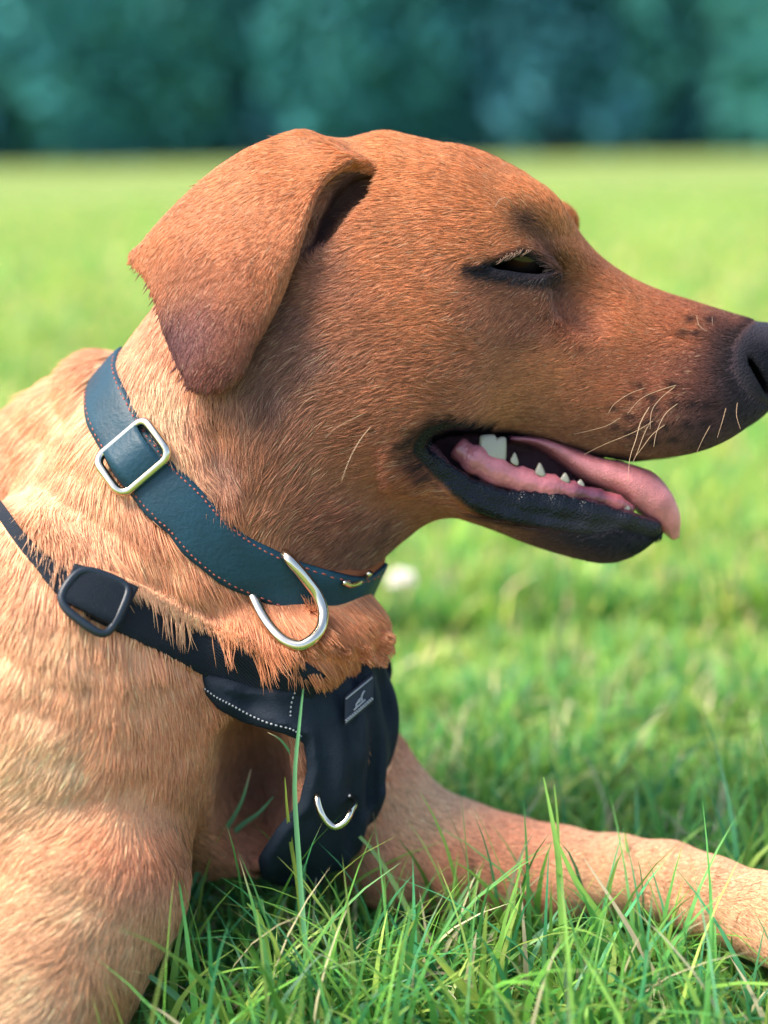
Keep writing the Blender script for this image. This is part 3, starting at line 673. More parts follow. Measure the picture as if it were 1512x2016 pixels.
V, F = tube(path, 8.5, 10, closed=True); buckle = mesh_obj('slider', to_world(V), F, M_STEEL, collar)
V, F = [], []
n = 18
for i in range(n):
    s = -1 + 2 * i / (n - 1)
    for o in np.linspace(-.86, .86, 7): V.append(p + al * (s * 42) + ac * (o * 46) + no * (1 + 13 * math.cos(s * 1.5)))
for i in range(n - 1):
    for j in range(6): F.append((i * 7 + j, i * 7 + j + 1, (i + 1) * 7 + j + 1, (i + 1) * 7 + j))
o = mesh_obj('strap_loop', to_world(np.array(V)), F, M_LEATH, collar); md = o.modifiers.new('t', 'SOLIDIFY'); md.thickness = .0022
ring = [(578, 1112), (592, 1128), (608, 1148), (625, 1172), (636, 1204), (632, 1236), (616, 1258), (592, 1271), (568, 1266), (548, 1252), (530, 1232), (514, 1208)]
rw = [-232, -240, -252, -258, -262, -264, -264, -262, -262, -260, -256, -246]
ring = [(556, 1084), (566, 1098)] + ring + [(502, 1184), (492, 1162), (500, 1146)]
pts, ok = cast(np.array([q[0] for q in ring], float), np.array([q[1] for q in ring], float), NECK); wn_ = np.where(ok, pts[:, 2], -200)
pd_, okd = cast(np.array([q[0] for q in ring], float), np.array([q[1] for q in ring], float)); wn_ = np.where(okd & (np.arange(len(ring)) > 3) & (np.arange(len(ring)) < 14), np.minimum(wn_, pd_[:, 2] + 14), wn_); wn_ = np.convolve(np.r_[wn_[0], wn_, wn_[-1]], [.25, .5, .25], 'valid') - np.array([-8, 18, 28, 34, 39, 42, 44, 44, 42, 38, 34, 32, 28, 24, 14, -4, -10])
dp_ = Pm([q[0] for q in ring], [q[1] for q in ring], wn_); V, F = tube(catmull(np.concatenate([dp_, dp_[:1]]), 64)[:-1], 11.0, 10, closed=True)
mesh_obj('d_ring', to_world(V), F, M_STEEL, collar)
ring2 = [(676, 1146), (690, 1152), (704, 1148), (716, 1140), (728, 1128)]
pts, ok = cast(np.array([q[0] for q in ring2], float), np.array([q[1] for q in ring2], float), CHEST); w2 = np.where(ok, pts[:, 2], -60) - 34
V, F = tube(catmull(Pm([q[0] for q in ring2], [q[1] for q in ring2], w2), 24), 6, 8); mesh_obj('ring', to_world(V), F, M_STEEL, collar)

# ------------------------------------------------------------------ harness
def strap_on(line, width, lift, thick, A, n=60, taper=None):
    L = catmull(np.array(line, float), n); tg = nrm(np.gradient(L, axis=0)); pr = np.stack([-tg[:, 1], tg[:, 0]], -1); m = 7
    wd = np.broadcast_to(np.asarray(width, float), (len(line),)); wd = np.interp(np.linspace(0, 1, n), np.linspace(0, 1, len(line)), wd)
    offs = np.linspace(-.5, .5, m); U = L[:, None] + pr[:, None] * (offs[None, :, None] * wd[:, None, None])
    P, ok = cast(U[..., 0], U[..., 1], A); P[~ok] = Pm(U[..., 0][~ok], U[..., 1][~ok], 60.0)
    kz = np.array([1, 2, 3, 2, 1]) / 9.0
    for j in range(m): P[:, j, 2] = np.convolve(np.r_[P[[0, 0], j, 2], P[:, j, 2], P[[-1, -1], j, 2]], kz, 'valid')
    P = Pm(U[..., 0], U[..., 1], P[..., 2]); nr = grad(A, P, 14.0); top = P + nr * (lift + thick); bot = P + nr * lift
    V = np.concatenate([top, bot[:, ::-1]], 1); k2 = 2 * m; F = []
    for i in range(n - 1):
        for b in range(k2): F.append((i * k2 + b, i * k2 + (b + 1) % k2, (i + 1) * k2 + (b + 1) % k2, (i + 1) * k2 + b))
    F.append(tuple(range(k2))[::-1]); F.append(tuple((n - 1) * k2 + b for b in range(k2)))
    return V.reshape(-1, 3), F, top
PANEL = [(396, 1322), (480, 1345), (560, 1350), (596, 1280), (650, 1270), (725, 1250), (768, 1222), (800, 1210), (860, 1230), (860, 1480), (790, 1560), (720, 1640), (700, 1760), (520, 1760), (506, 1690), (545, 1630), (588, 1580), (604, 1515), (598, 1462), (560, 1446), (480, 1424), (430, 1398), (402, 1366)]
PS = box((330, 1120, -330), (860, 1800, 330), 0); px_, py_, pz_ = mgrid(PS)
sc_ = FPX / (FPX + pz_); d2 = poly_sd(756 + (px_ - 756) * sc_, 1008 + (py_ - 1008) * sc_, PANEL)
fold = 9 * np.sin((px_ - .22 * py_) / 9.0 + pz_ / 24.0 + 1.2 * np.sin(py_ / 60.0)) * np.exp(-((px_ - 735) / 75.0) ** 2) + 6 * np.sin((px_ + .5 * py_) / 26.0 + pz_ / 45 + np.sin(px_ / 40.0)) + 9 * np.exp(-(np.abs(d2 + 20) / 9) ** 2)
CR = renorm(CHEST); EXT = np.full(SH, 1e3, F32)
# chest surface with the upper far arm kept out of the way
DP = np.full(SH, 1e3, F32); DP[PS] = smax(np.abs(CR[PS] - 8 - fold) - 11, d2, 10).astype(F32)
harness_loc = to_world(np.array([620.0, 1420.0, -180.0]))
harness = empty('harness', harness_loc, 'black padded dog harness with chest panel, webbing strap and plastic slider', 'harness')
def webbing_b(nt, p):
    tc = N(nt, 'ShaderNodeTexCoord'); w = N(nt, 'ShaderNodeTexWave', Scale=420.0, Distortion=1.0, bands_direction='DIAGONAL'); nt.links.new(tc.outputs['Object'], w.inputs['Vector'])
    t = N(nt, 'ShaderNodeTexNoise', Scale=1500.0); nt.links.new(tc.outputs['Object'], t.inputs['Vector'])
    ad = N(nt, 'ShaderNodeMath', operation='ADD'); nt.links.new(w.outputs['Fac'], ad.inputs[0]); nt.links.new(t.outputs['Fac'], ad.inputs[1])
    b = N(nt, 'ShaderNodeBump', Strength=.6, Distance=.0006); nt.links.new(ad.outputs[0], b.inputs['Height']); nt.links.new(b.outputs[0], p.inputs['Normal'])
M_WEB = mat('black_webbing', (.006, .011, .019), .65, .25, build=webbing_b)
M_PAD = mat('black_padding', (.007, .013, .022), .75, .2, build=bump_noise(900, .5, .0006, colvar=.4))
M_PLAS = mat('black_plastic', (.008, .015, .024), .42, .4)
M_SILV = mat('grey_print', (.26, .27, .29), .6, .3)
PV, PQ = nets(DP, refine=False)
mesh_obj('chest_panel', to_world(PV), PQ, M_PAD, harness)
V, F, top = strap_on([(196, 1178), (260, 1206), (330, 1238), (400, 1272), (480, 1308), (560, 1340), (610, 1368)], [90, 96, 100, 104, 106, 106, 100], 1, 10, D); mesh_obj('strap', to_world(V), F, M_WEB, harness)
V, F, _ = strap_on([(-215, 905), (-130, 880), (-60, 925), (0, 1005), (40, 1062), (85, 1112), (130, 1152), (196, 1184)], [40, 34, 24, 22, 24, 32, 54, 84], 3, 9, D); mesh_obj('strap', to_world(V), F, M_WEB, harness)
V, F, _ = strap_on([(132, 1160), (170, 1174), (205, 1190), (240, 1206)], [70, 76, 80, 80], 22, 14, D, n=20); mesh_obj('strap_loop', to_world(V), F, M_WEB, harness)
fr = [(116, 1176), (128, 1200), (160, 1224), (190, 1246), (206, 1250), (220, 1240), (240, 1200), (254, 1166), (250, 1152), (230, 1142), (190, 1126), (168, 1122), (150, 1128), (132, 1150)]
P, ok = cast(np.array([q[0] for q in fr], float), np.array([q[1] for q in fr], float)); zz = P[:, 2]; zz = (np.roll(zz, 1) + 2 * zz + np.roll(zz, -1)) / 4
cp = Pm([q[0] for q in fr], [q[1] for q in fr], zz - 34)
cpp = catmull(np.concatenate([cp[-1:], cp, cp[:2]]), 96)[6:-6]
V, F = tube(Pm(*[np.array(x) for x in (proj(cp)[0], proj(cp)[1], cp[:, 2])]), 9, 8, closed=True, flat=1.0)
o = mesh_obj('slider', to_world(V), F, M_PLAS, harness); md = o.modifiers.new('s', 'SUBSURF'); md.levels = 1; md.render_levels = 1
DB = np.minimum(D, DP)
def dots(line, n, r, A, m, name, parent, elong=2.0):
    L = catmull(np.array(line, float), n + 1); P, ok = cast(L[:, 0], L[:, 1], A); nr = grad(A, np.nan_to_num(P), 10.0); parts = []
    for i in range(n):
        if ok[i] and ok[i + 1]:
            a, b = P[i] + nr[i] * .3, P[i + 1] + nr[i + 1] * .3; c = (a + b) / 2; h = (b - a) * .27
            parts.append(tube(np.stack([c - h, c, c + h]), [r * .6, r, r * .6], 6))
    V, F = join(parts); tag(mesh_obj(name, to_world(V), F, m, parent), kind='stuff')
dots([(398, 1352), (425, 1372), (455, 1388), (490, 1407), (530, 1424), (575, 1436), (594, 1450)], 30, 2.2, DB, M_SILV, 'stitching', harness)
dots([(612, 1316), (598, 1340), (580, 1364), (573, 1390), (572, 1412)], 11, 2.1, DB, M_SILV, 'stitching', harness)
# woven label with a line, a small emblem and a line of lettering
def strip2(line, wd, A, lift):
    L = np.array(line, float); P, ok = cast(L[:, 0], L[:, 1], A); P = Pm(L[:, 0], L[:, 1], np.nan_to_num(P[:, 2], nan=0.0) - lift); return tube(catmull(P, 3 * len(line)), wd, 6)
LA, LB, LC, LD = np.array([679., 1376]), np.array([735., 1330]), np.array([734., 1377]), np.array([679., 1424])
def lab(s, t): return (1 - t) * ((1 - s) * LA + s * LB) + t * ((1 - s) * LD + s * LC)
gridp = np.array([[lab(s, t) for s in np.linspace(0, 1, 9)] for t in np.linspace(-.12, 1.12, 9)])
P, ok = cast(gridp[..., 0], gridp[..., 1], DB); zf = np.nan_to_num(P[..., 2], nan=0.0); zf = np.poly1d([0])(zf) + zf.mean() + (np.indices((9, 9))[1] - 4) * np.polyfit(np.arange(9), zf.mean(0), 1)[0] + (np.indices((9, 9))[0] - 4) * np.polyfit(np.arange(9), zf.mean(1), 1)[0]
LP = Pm(gridp[..., 0], gridp[..., 1], zf - 10); Fl = [(i * 9 + j, i * 9 + j + 1, (i + 1) * 9 + j + 1, (i + 1) * 9 + j) for i in range(8) for j in range(8)]
patch = mesh_obj('label_patch', to_world(LP.reshape(-1, 3)), Fl, mat('patch_cloth', (.016, .022, .032), .7, .3, build=bump_noise(2000, .4, .0004)), harness); md = patch.modifiers.new('t', 'SOLIDIFY'); md.thickness = .0012; md.offset = 0
def lp(s, t):
    x = np.clip(s, 0, 1) * 8; y = (t + .12) / 1.24 * 8; i, j = int(min(y, 7)), int(min(x, 7)); fy, fx = y - i, x - j
    return (LP[i, j] * (1 - fy) * (1 - fx) + LP[i, j + 1] * (1 - fy) * fx + LP[i + 1, j] * fy * (1 - fx) + LP[i + 1, j + 1] * fy * fx) + np.array([0, 0, -4.0])
def stroke(pts, r): return tube(np.array([lp(*q) for q in pts]), r, 6)
marks = [stroke([(.04, .03), (.5, .03), (.96, .03)], 1.8)]
marks += [stroke(q, 1.9) for q in ([(.40, .62), (.52, .52), (.60, .50)], [(.58, .50), (.64, .36), (.70, .33)], [(.42, .62), (.40, .74)], [(.60, .52), (.62, .70)], [(.46, .58), (.56, .60)], [(.32, .76), (.50, .74), (.72, .72)])]
marks += [stroke([(s, .93), (s + .045, .93)], 3.0) for s in np.arange(.04, .95, .075)] + [stroke([(.04, 1.0), (.96, 1.0)], 1.0)]
V, F = join(marks); mesh_obj('lettering', to_world(V), F, M_SILV, patch)
ring3 = [(629, 1545), (624, 1568), (630, 1595), (642, 1616), (660, 1628), (679, 1618), (690, 1598), (696, 1572)]
P, ok = cast(np.array([q[0] for q in ring3], float), np.array([q[1] for q in ring3], float), DB); w3 = np.nan_to_num(P[:, 2], nan=-60.0); w3 = np.full(8, w3.min()) - 18; w3[[0, 7]] += 70; w3[[1, 6]] += 12
dp_ = Pm([q[0] for q in ring3], [q[1] for q in ring3], w3); V, F = tube(catmull(np.concatenate([dp_, dp_[:1]]), 48)[:-1], 6.5, 8, closed=True); mesh_obj('d_ring', to_world(V), F, M_STEEL, harness)
print('gear', round(time.time() - T0, 1))

# ------------------------------------------------------------------ fur
def tri_sample(V, Q, wgt, n):
    T = np.concatenate([Q[:, [0, 1, 2]], Q[:, [0, 2, 3]]]); a, b, c = V[T[:, 0]], V[T[:, 1]], V[T[:, 2]]
    cr = np.cross(b - a, c - a); ar = np.linalg.norm(cr, axis=1) * wgt(((a + b + c) / 3), nrm(cr)); cum = np.cumsum(ar)
    i = np.searchsorted(cum, rng.random(n) * cum[-1]); i = np.minimum(i, len(T) - 1)
    r1 = np.sqrt(rng.random(n)); r2 = rng.random(n)
    return (1 - r1)[:, None] * a[i] + (r1 * (1 - r2))[:, None] * b[i] + (r1 * r2)[:, None] * c[i]
def wgt(C, nr):
    u, v = proj(C); view = nrm(C - np.array([756, 1008, -FPX])); fac = -(nr * view).sum(1)
    vis = (u > -90) & (u < 1600) & (v > 150) & (v < 2110) & (fac > -.35)
    head = (v < 1120) & (u > 560)
    return np.where(vis, np.where(head, 1.25, 1.0), .05)
def panel_in(P):
    u, v = proj(P); return (trilin(DP, P) < 4)
NF = 720000
FP = tri_sample(BV, BQ, wgt, NF)
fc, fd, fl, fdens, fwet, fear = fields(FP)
keep = rng.random(NF) < fdens
# nothing grows under the collar, the harness or inside the ear opening
q = FP - CC; qa = q @ AH; qr = np.sqrt(np.maximum(qa ** 2 + q[:, 2] ** 2, 1)); sn = np.abs(q[:, 2]) / qr
coff = (q @ NH - 103 * sn ** .85); ring_zone = (np.abs(q[:, 0]) < 420) & (qr < 440) & (np.abs(coff) < 45) & ~fear & (trilin(NECK, FP) < 18)
keep &= ~ring_zone
keep &= ~(trilin(DP, FP) < np.where((proj(FP)[1] > 1500) & (proj(FP)[0] < 610), 32, 2))
fu, fv = proj(FP); keep &= ~((line_sd(fu, fv, [(196, 1180), (260, 1206), (330, 1238), (400, 1272), (480, 1308), (560, 1340), (600, 1360)]) < 38) & (FP[:, 2] < 60))
keep &= ~((line_sd(fu, fv, [(-60, 915), (0, 1005), (40, 1062), (85, 1112), (150, 1160)]) < 14) & (FP[:, 2] < 60))
FP, fc, fd, fl, fear, fu, fv = [a[keep] for a in (FP, fc, fd, fl, fear, fu, fv)]
NF = len(FP)
nr = grad(D, FP, 4.0); view = nrm(FP - np.array([756, 1008, -FPX]))
offv = (fu < -90) | (fu > 1600) | (fv > 2110) | ((nr * view).sum(1) > .35)
ang = .20 * wave(FP, 120, 1) + .16 * wave(FP, 45, 2) + rng.normal(0, .10, NF)
body_long = sstep(52, 85, fl)
ang = ang * (1 - .3 * body_long - .3 * ((fv > 1300) | (fu < 60)))
dx = fd[:, 0] * np.cos(ang) - fd[:, 1] * np.sin(ang); dy = fd[:, 0] * np.sin(ang) + fd[:, 1] * np.cos(ang)
dv = np.stack([dx, dy, np.zeros(NF)], 1)
dv = dv - nr * (dv * nr).sum(1)[:, None]; dv = nrm(dv + 1e-4)
fl = np.where(fear, fl * .72, np.where(fl < 60, fl * .82, np.where((fv > 1290) | (fu < 60), fl * .62, fl * .9))); fl = np.where((fu > 760) & (fv > 1440), fl * .6, fl)
edge_e = np.full(NF, -99.0); edge_e[fear] = poly_sd(FP[fear][:, 0], FP[fear][:, 1], ear_poly); fl = fl * np.where(fear, 1 - .55 * sstep(-26, -8, edge_e), 1); fl = np.where((fu > 620) & (fu < 800) & (fv > 1130) & (fv < 1300), fl * .7, fl)
L = fl * rng.uniform(.65, 1.2, NF) * np.where(offv, 1.5, 1); lift = (.11 + .09 * rng.random(NF)) * np.where(fear, .7, 1.0)
lift = lift * (1 + .5 * body_long * wave(FP, 90, 5))
STRAPL = [(196, 1178), (260, 1206), (330, 1238), (400, 1272), (480, 1308), (560, 1340)]
NPT = 5; t = np.linspace(0, 1, NPT)
curl = rng.normal(0, .08, (NF, 1, 1)); sidev = np.cross(nr, dv)
C = FP[:, None] + (L[:, None] * t)[:, :, None] * dv[:, None] + (L[:, None] * lift[:, None] * (1.5 * t - .75 * t ** 2))[:, :, None] * nr[:, None] + (L[:, None] * t ** 2)[:, :, None] * sidev[:, None] * curl
# tips gather into small locks
hang = (line_sd(fu, fv, STRAPL) < 150) & (fv < 1330) & (FP[:, 2] < 60); cell = np.where(hang, 30.0, np.where(body_long > .5, 15.0, 8.0))[:, None]
key = np.floor((FP + 6 * np.stack([wave(FP, 40, 11), wave(FP, 40, 12), wave(FP, 40, 13)], 1)) / cell).astype(np.int64)
kid = (key[:, 0] * 73856093) ^ (key[:, 1] * 19349663) ^ (key[:, 2] * 83492791) ^ fear.astype(np.int64); _, inv = np.unique(kid, return_inverse=True)
cnt = np.bincount(inv)
tip = np.stack([np.bincount(inv, C[:, -1, k_]) / cnt for k_ in range(3)], 1)[inv]
pull = ((.16 + .02 * body_long + .26 * hang * (fu < 640)) * rng.uniform(.6, 1.2, NF))[:, None, None] * (t ** 1.6)[None, :, None]
C = C + (tip[:, None] - C[:, -1:]) * pull
# keep strands above the skin
CP = C.reshape(-1, 3); dd = trilin(D, CP).reshape(NF, NPT); gn = nr[:, None]
C = C + gn * np.clip(1.2 + 2.5 * t[None] - dd, 0, 12)[:, :, None] * (t > 0)[None, :, None]
# fur that reaches the webbing strap or the chest panel lies over it
near = np.nonzero((fu > 120) & (fu < 800) & (fv > 1060) & (fv < 1300) & (FP[:, 2] < 60))[0]
edge_ = rng.uniform(14, 50, NF)[near] + 15 * wave(FP[near], 70, 31); root = FP[near][:, None]
for _ in range(7):
    pu, pv = proj(C[near][:, -1]); inL = line_sd(pu, pv, STRAPL) < edge_; inP = (poly_sd(pu, pv, PANEL) < -(44 - edge_)) & (fv[near] < 1300)
    bad = near[inL | inP]; C[bad] = FP[bad][:, None] + (C[bad] - FP[bad][:, None]) * .8
stray = np.zeros(NF, bool); pu, pv = proj(C[near][:, -1]); stray[near] = line_sd(pu, pv, STRAPL) < edge_ - 3
CN = C[near]; pu, pv = proj(CN.reshape(-1, 3)); need = 17 * (1 - sstep(48, 60, line_sd(pu, pv, STRAPL)))
need = np.maximum(need, 26 * (1 - sstep(0, 22, trilin(DP, CN.reshape(-1, 3))))).reshape(len(near), NPT); dn = trilin(D, CN.reshape(-1, 3)).reshape(len(near), NPT)
C[near] = CN + nr[near][:, None] * (np.clip(need - dn, 0, 40) * np.minimum(1, t * 2.2)[None])[:, :, None]
THIN = [(-60, 915), (0, 1005), (40, 1062), (85, 1112), (120, 1142)]
pu, pv = proj(C[:, 2:].reshape(-1, 3)); thin_out = np.zeros(NF, bool); tu_, tv_ = proj(C[near][:, -1]); thin_out[near] = ((line_sd(tu_, tv_, STRAPL) < 44) | (poly_sd(tu_, tv_, PANEL) < -2)) & (rng.random(len(near)) < .42)
cross = (line_sd(pu, pv, THIN).reshape(NF, -1).min(1) < 13) & (rng.random(NF) < .85) & (FP[:, 2] < 80)
lock = np.random.default_rng(3).normal(0, 1, cnt.size)[inv]
val = np.where((rng.random(NF) < .10) & (body_long < .5), .5, 1.0) * np.exp(rng.normal(0, .20, NF) + .05 * lock + .05 * wave(FP, 70, 21))
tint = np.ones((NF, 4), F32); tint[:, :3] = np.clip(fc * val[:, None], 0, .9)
pale = (rng.random(NF) < .05) & (fc[:, 0] > .2); tint[pale, :3] = tint[pale, :3] * .6 + np.array([.30, .22, .14])
rad = (.70 + .16 * body_long) * np.where(offv, 2.2, 1) * rng.uniform(.8, 1.2, NF)
rp = rad[:, None] * np.array([.9, 1.0, .92, .68, .14])[None]
def hair(name, C, R, T, m, parent):
    h = bpy.data.hair_curves.new(name); n, k_ = R.shape
    h.add_curves([k_] * n)
    base = np.array(parent_world(parent)); h.attributes['position'].data.foreach_set('vector', (to_world(C.reshape(-1, 3)) - base).astype(F32).ravel())
    a = h.attributes.get('radius') or h.attributes.new('radius', 'FLOAT', 'POINT'); a.data.foreach_set('value', (R * UNIT).astype(F32).ravel())
    a = h.attributes.new('tint', 'FLOAT_COLOR', 'CURVE'); a.data.foreach_set('color', T.ravel())
    h.materials.append(m); o = bpy.data.objects.new(name, h); COL.objects.link(o); o.parent = parent
    return o
ok = ~cross & ~thin_out & ~stray
fur = tag(hair('fur', C[ok], rp[ok], tint[ok], M_FUR, dog), kind='stuff')
print('fur', NF, round(time.time() - T0, 1))
# lashes and whiskers
M_WHISK = mat('whisker', (.40, .26, .15), .4, .5)
WH = [([(1337, 757), (1300, 768), (1262, 785), (1235, 815)], 1.2), ([(1275, 762), (1240, 775), (1210, 795), (1197, 815)], 1.0), ([(1333, 758), (1300, 785), (1283, 810), (1280, 845)], 1.1), ([(1281, 797), (1262, 830), (1252, 865), (1240, 903), (1236, 950)], 1.3),
  ([(1338, 792), (1310, 815), (1293, 850), (1287, 880)], 1.2), ([(1282, 828), (1268, 855), (1255, 890), (1245, 912)], 1.2), ([(1312, 834), (1285, 855), (1262, 885), (1250, 900)], 1.1), ([(1290, 826), (1250, 850), (1190, 875), (1150, 895)], 1.0), ([(1225, 820), (1195, 838), (1160, 848), (1130, 855)], .9),
  ([(735, 835), (712, 862), (690, 900), (672, 948)], 1.3), ([(722, 812), (700, 822), (668, 838), (640, 862)], 1.0), ([(1012, 413), (1000, 392), (985, 392), (974, 408)], 1.2), ([(1034, 410), (1030, 385), (1022, 362)], .9), ([(1026, 412), (1022, 390), (1016, 372)], .8), ([(1430, 800), (1422, 830), (1412, 862)], .9), ([(1400, 835), (1385, 862), (1372, 890)], .9), ([(1452, 790), (1450, 818), (1458, 845)], .8),
  ([(1370, 612), (1376, 640), (1392, 652)], .7), ([(1401, 612), (1403, 640)], .7)]
for line, r in WH:
    L_ = np.array(line, float); P, ok = cast(L_[:, 0], L_[:, 1]); z0 = P[0, 2]; k_ = np.linspace(0, 1, len(L_))
    zz = np.minimum(z0 - 6 - 55 * k_, np.nan_to_num(P[:, 2], nan=500.0) - 22 * np.minimum(1, k_ * 3))
    zz[0] = z0 + 2
    W_ = catmull(Pm(L_[:, 0], L_[:, 1], zz), 22); V, F = tube(W_, .66 * r * np.linspace(1.1, .35, 22), 5); mesh_obj('whisker', to_world(V), F, M_WHISK, dog)
parts = []
for i in range(24):
    f = rng.random(); u0, v0 = 985 + 62 * f, 512 - 17 * math.sin(f * 2.0) + 2 * rng.normal(); ln = rng.uniform(11, 22)
    P, ok = cast(np.array([u0]), np.array([v0 - 6])); z0 = P[0, 2]
    a = math.radians(118 + 26 * f + rng.normal() * 9); e = (u0 + ln * math.cos(a), v0 + ln * math.sin(a) * .75)
    q_ = np.array([Pm(u0, v0 - 4, z0), Pm((u0 + e[0]) / 2 + 4, (v0 + e[1]) / 2 - 2, z0 - 16), Pm(e[0], e[1], z0 - 14)]); parts.append(tube(catmull(q_, 8), np.linspace(.7, .25, 8), 4))
V, F = join(parts); tag(mesh_obj('eyelashes', to_world(V), F, mat('lash', (.20, .12, .08), .5, .4), dog), kind='stuff')

# ------------------------------------------------------------------ ground
def ground_b(nt, p):
    tc = N(nt, 'ShaderNodeTexCoord'); n1 = N(nt, 'ShaderNodeTexNoise', Scale=.35, Detail=5.0); n2 = N(nt, 'ShaderNodeTexNoise', Scale=40.0, Detail=6.0)
    nt.links.new(tc.outputs['Object'], n1.inputs['Vector']); nt.links.new(tc.outputs['Object'], n2.inputs['Vector'])
    r1 = N(nt, 'ShaderNodeMix', data_type='RGBA'); r1.inputs[6].default_value = (.165, .235, .055, 1); r1.inputs[7].default_value = (.23, .30, .075, 1); nt.links.new(n1.outputs['Fac'], r1.inputs[0])
    r2 = N(nt, 'ShaderNodeMix', data_type='RGBA', blend_type='MULTIPLY'); r2.inputs[0].default_value = .35; nt.links.new(r1.outputs[2], r2.inputs[6]); nt.links.new(n2.outputs['Fac'], r2.inputs[7]); nt.links.new(r2.outputs[2], p.inputs['Base Color'])
M_LAWN = mat('lawn', (.2, .3, .05), .9, .15, build=ground_b)
def soil_b(nt, p):
    tc = N(nt, 'ShaderNodeTexCoord'); n2 = N(nt, 'ShaderNodeTexNoise', Scale=60.0, Detail=6.0); nt.links.new(tc.outputs['Object'], n2.inputs['Vector'])
    r = N(nt, 'ShaderNodeMix', data_type='RGBA'); r.inputs[6].default_value = (.025, .05, .014, 1); r.inputs[7].default_value = (.07, .12, .03, 1); nt.links.new(n2.outputs['Fac'], r.inputs[0]); nt.links.new(r.outputs[2], p.inputs['Base Color'])
gx = np.array([-300, -60, -20, 20, 60, 300.0]); gy = np.array([-60, 2.6, 20, 60, 150, 500.0])
V = np.array([[x, y, 0] for y in gy for x in gx]); F = [(j * 6 + i, j * 6 + i + 1, (j + 1) * 6 + i + 1, (j + 1) * 6 + i) for j in range(5) for i in range(5)]
gr = mesh_obj('ground', V, F, M_LAWN, None, smooth=False); tag(gr, 'flat mown lawn stretching to the trees', kind='structure')

# ------------------------------------------------------------------ grass
def grass_mat():
    m = bpy.data.materials.new('grass_blade'); m.use_nodes = True; nt = m.node_tree; p = nt.nodes['Principled BSDF']; out = nt.nodes['Material Output']
    a = N(nt, 'ShaderNodeAttribute', attribute_name='Col'); nt.links.new(a.outputs['Color'], p.inputs['Base Color']); p.inputs['Roughness'].default_value = .42; p.inputs['Specular IOR Level'].default_value = .4
    tr = N(nt, 'ShaderNodeBsdfTranslucent'); nt.links.new(a.outputs['Color'], tr.inputs['Color'])
    mx = N(nt, 'ShaderNodeMixShader', Fac=.42); nt.links.new(p.outputs[0], mx.inputs[1]); nt.links.new(tr.outputs[0], mx.inputs[2]); nt.links.new(mx.outputs[0], out.inputs[0])
    return m
M_GRASS = grass_mat()
GC = np.array([(.095, .29, .065), (.19, .37, .065), (.05, .22, .085), (.31, .43, .09), (.48, .43, .26), (.125, .32, .05)]); GPW = np.array([.30, .24, .16, .12, .07, .11])
def blades(bx, by, h, wd, lean, segs):
    """tapered bent blades, world space; returns V, tris, colour"""
    n = len(bx); az = rng.uniform(0, 2 * math.pi, n); d = np.stack([np.cos(az), np.sin(az)], 1); yaw = az + math.pi / 2 + rng.normal(0, .6, n); sd = np.stack([np.cos(yaw), np.sin(yaw)], 1)
    tt_ = np.linspace(0, 1, segs + 1); bend = lean * h; zr = np.sqrt(np.clip(1 - (lean * .75) ** 2, .1, 1))
    X = bx[:, None] + d[:, :1] * (bend[:, None] * tt_ ** 1.9); Y = by[:, None] + d[:, 1:] * (bend[:, None] * tt_ ** 1.9); Z = (h * zr)[:, None] * (tt_ - .22 * lean[:, None] * tt_ ** 2.5)
    W = wd[:, None] * np.array([.8, 1.0, .75, .5, .3, .2])[:segs][None] * .5
    Lf = np.stack([X[:, :segs] - sd[:, :1] * W, Y[:, :segs] - sd[:, 1:] * W, Z[:, :segs]], -1); Rt = np.stack([X[:, :segs] + sd[:, :1] * W, Y[:, :segs] + sd[:, 1:] * W, Z[:, :segs] + .15 * W], -1); T = np.stack([X[:, -1], Y[:, -1], Z[:, -1]], -1)
    V = np.concatenate([Lf, Rt, T[:, None]], 1); k_ = 2 * segs + 1; tri = []
    for i in range(segs - 1): tri += [(i, segs + i, segs + i + 1), (i, segs + i + 1, i + 1)]
    tri.append((segs - 1, 2 * segs - 1, 2 * segs))
    Fa = (np.array(tri)[None] + (np.arange(n) * k_)[:, None, None]).reshape(-1, 3)
    ci = rng.choice(len(GC), n, p=GPW); c = GC[ci] * np.exp(rng.normal(0, .22, (n, 1))) ; cc = np.repeat(c[:, None], k_, 1)
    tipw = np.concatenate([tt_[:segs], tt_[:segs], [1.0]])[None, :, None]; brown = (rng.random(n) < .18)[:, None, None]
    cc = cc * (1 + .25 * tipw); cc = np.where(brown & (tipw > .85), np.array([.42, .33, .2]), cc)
    return V.reshape(-1, 3), Fa, np.clip(cc.reshape(-1, 3), 0, .9)
def scatter(n, y0, y1, spread, pw=1.0):
    y = y0 + (y1 - y0) * rng.random(n) ** pw; x = rng.uniform(-1, 1, n) * (spread * y + .12); return x, y
def clear(V, k_):
    """drop blades that would run through the dog"""
    P = to_model(V.reshape(-1, k_, 3)); inb = (P[..., 0] > GX[0]) & (P[..., 0] < GX[-1]) & (P[..., 1] > GY[0]) & (P[..., 1] < GY[-1]) & (P[..., 2] > GZ[0]) & (P[..., 2] < GZ[-1])
    d = np.where(inb, trilin(D, P), 99); return d.min(1) > -4
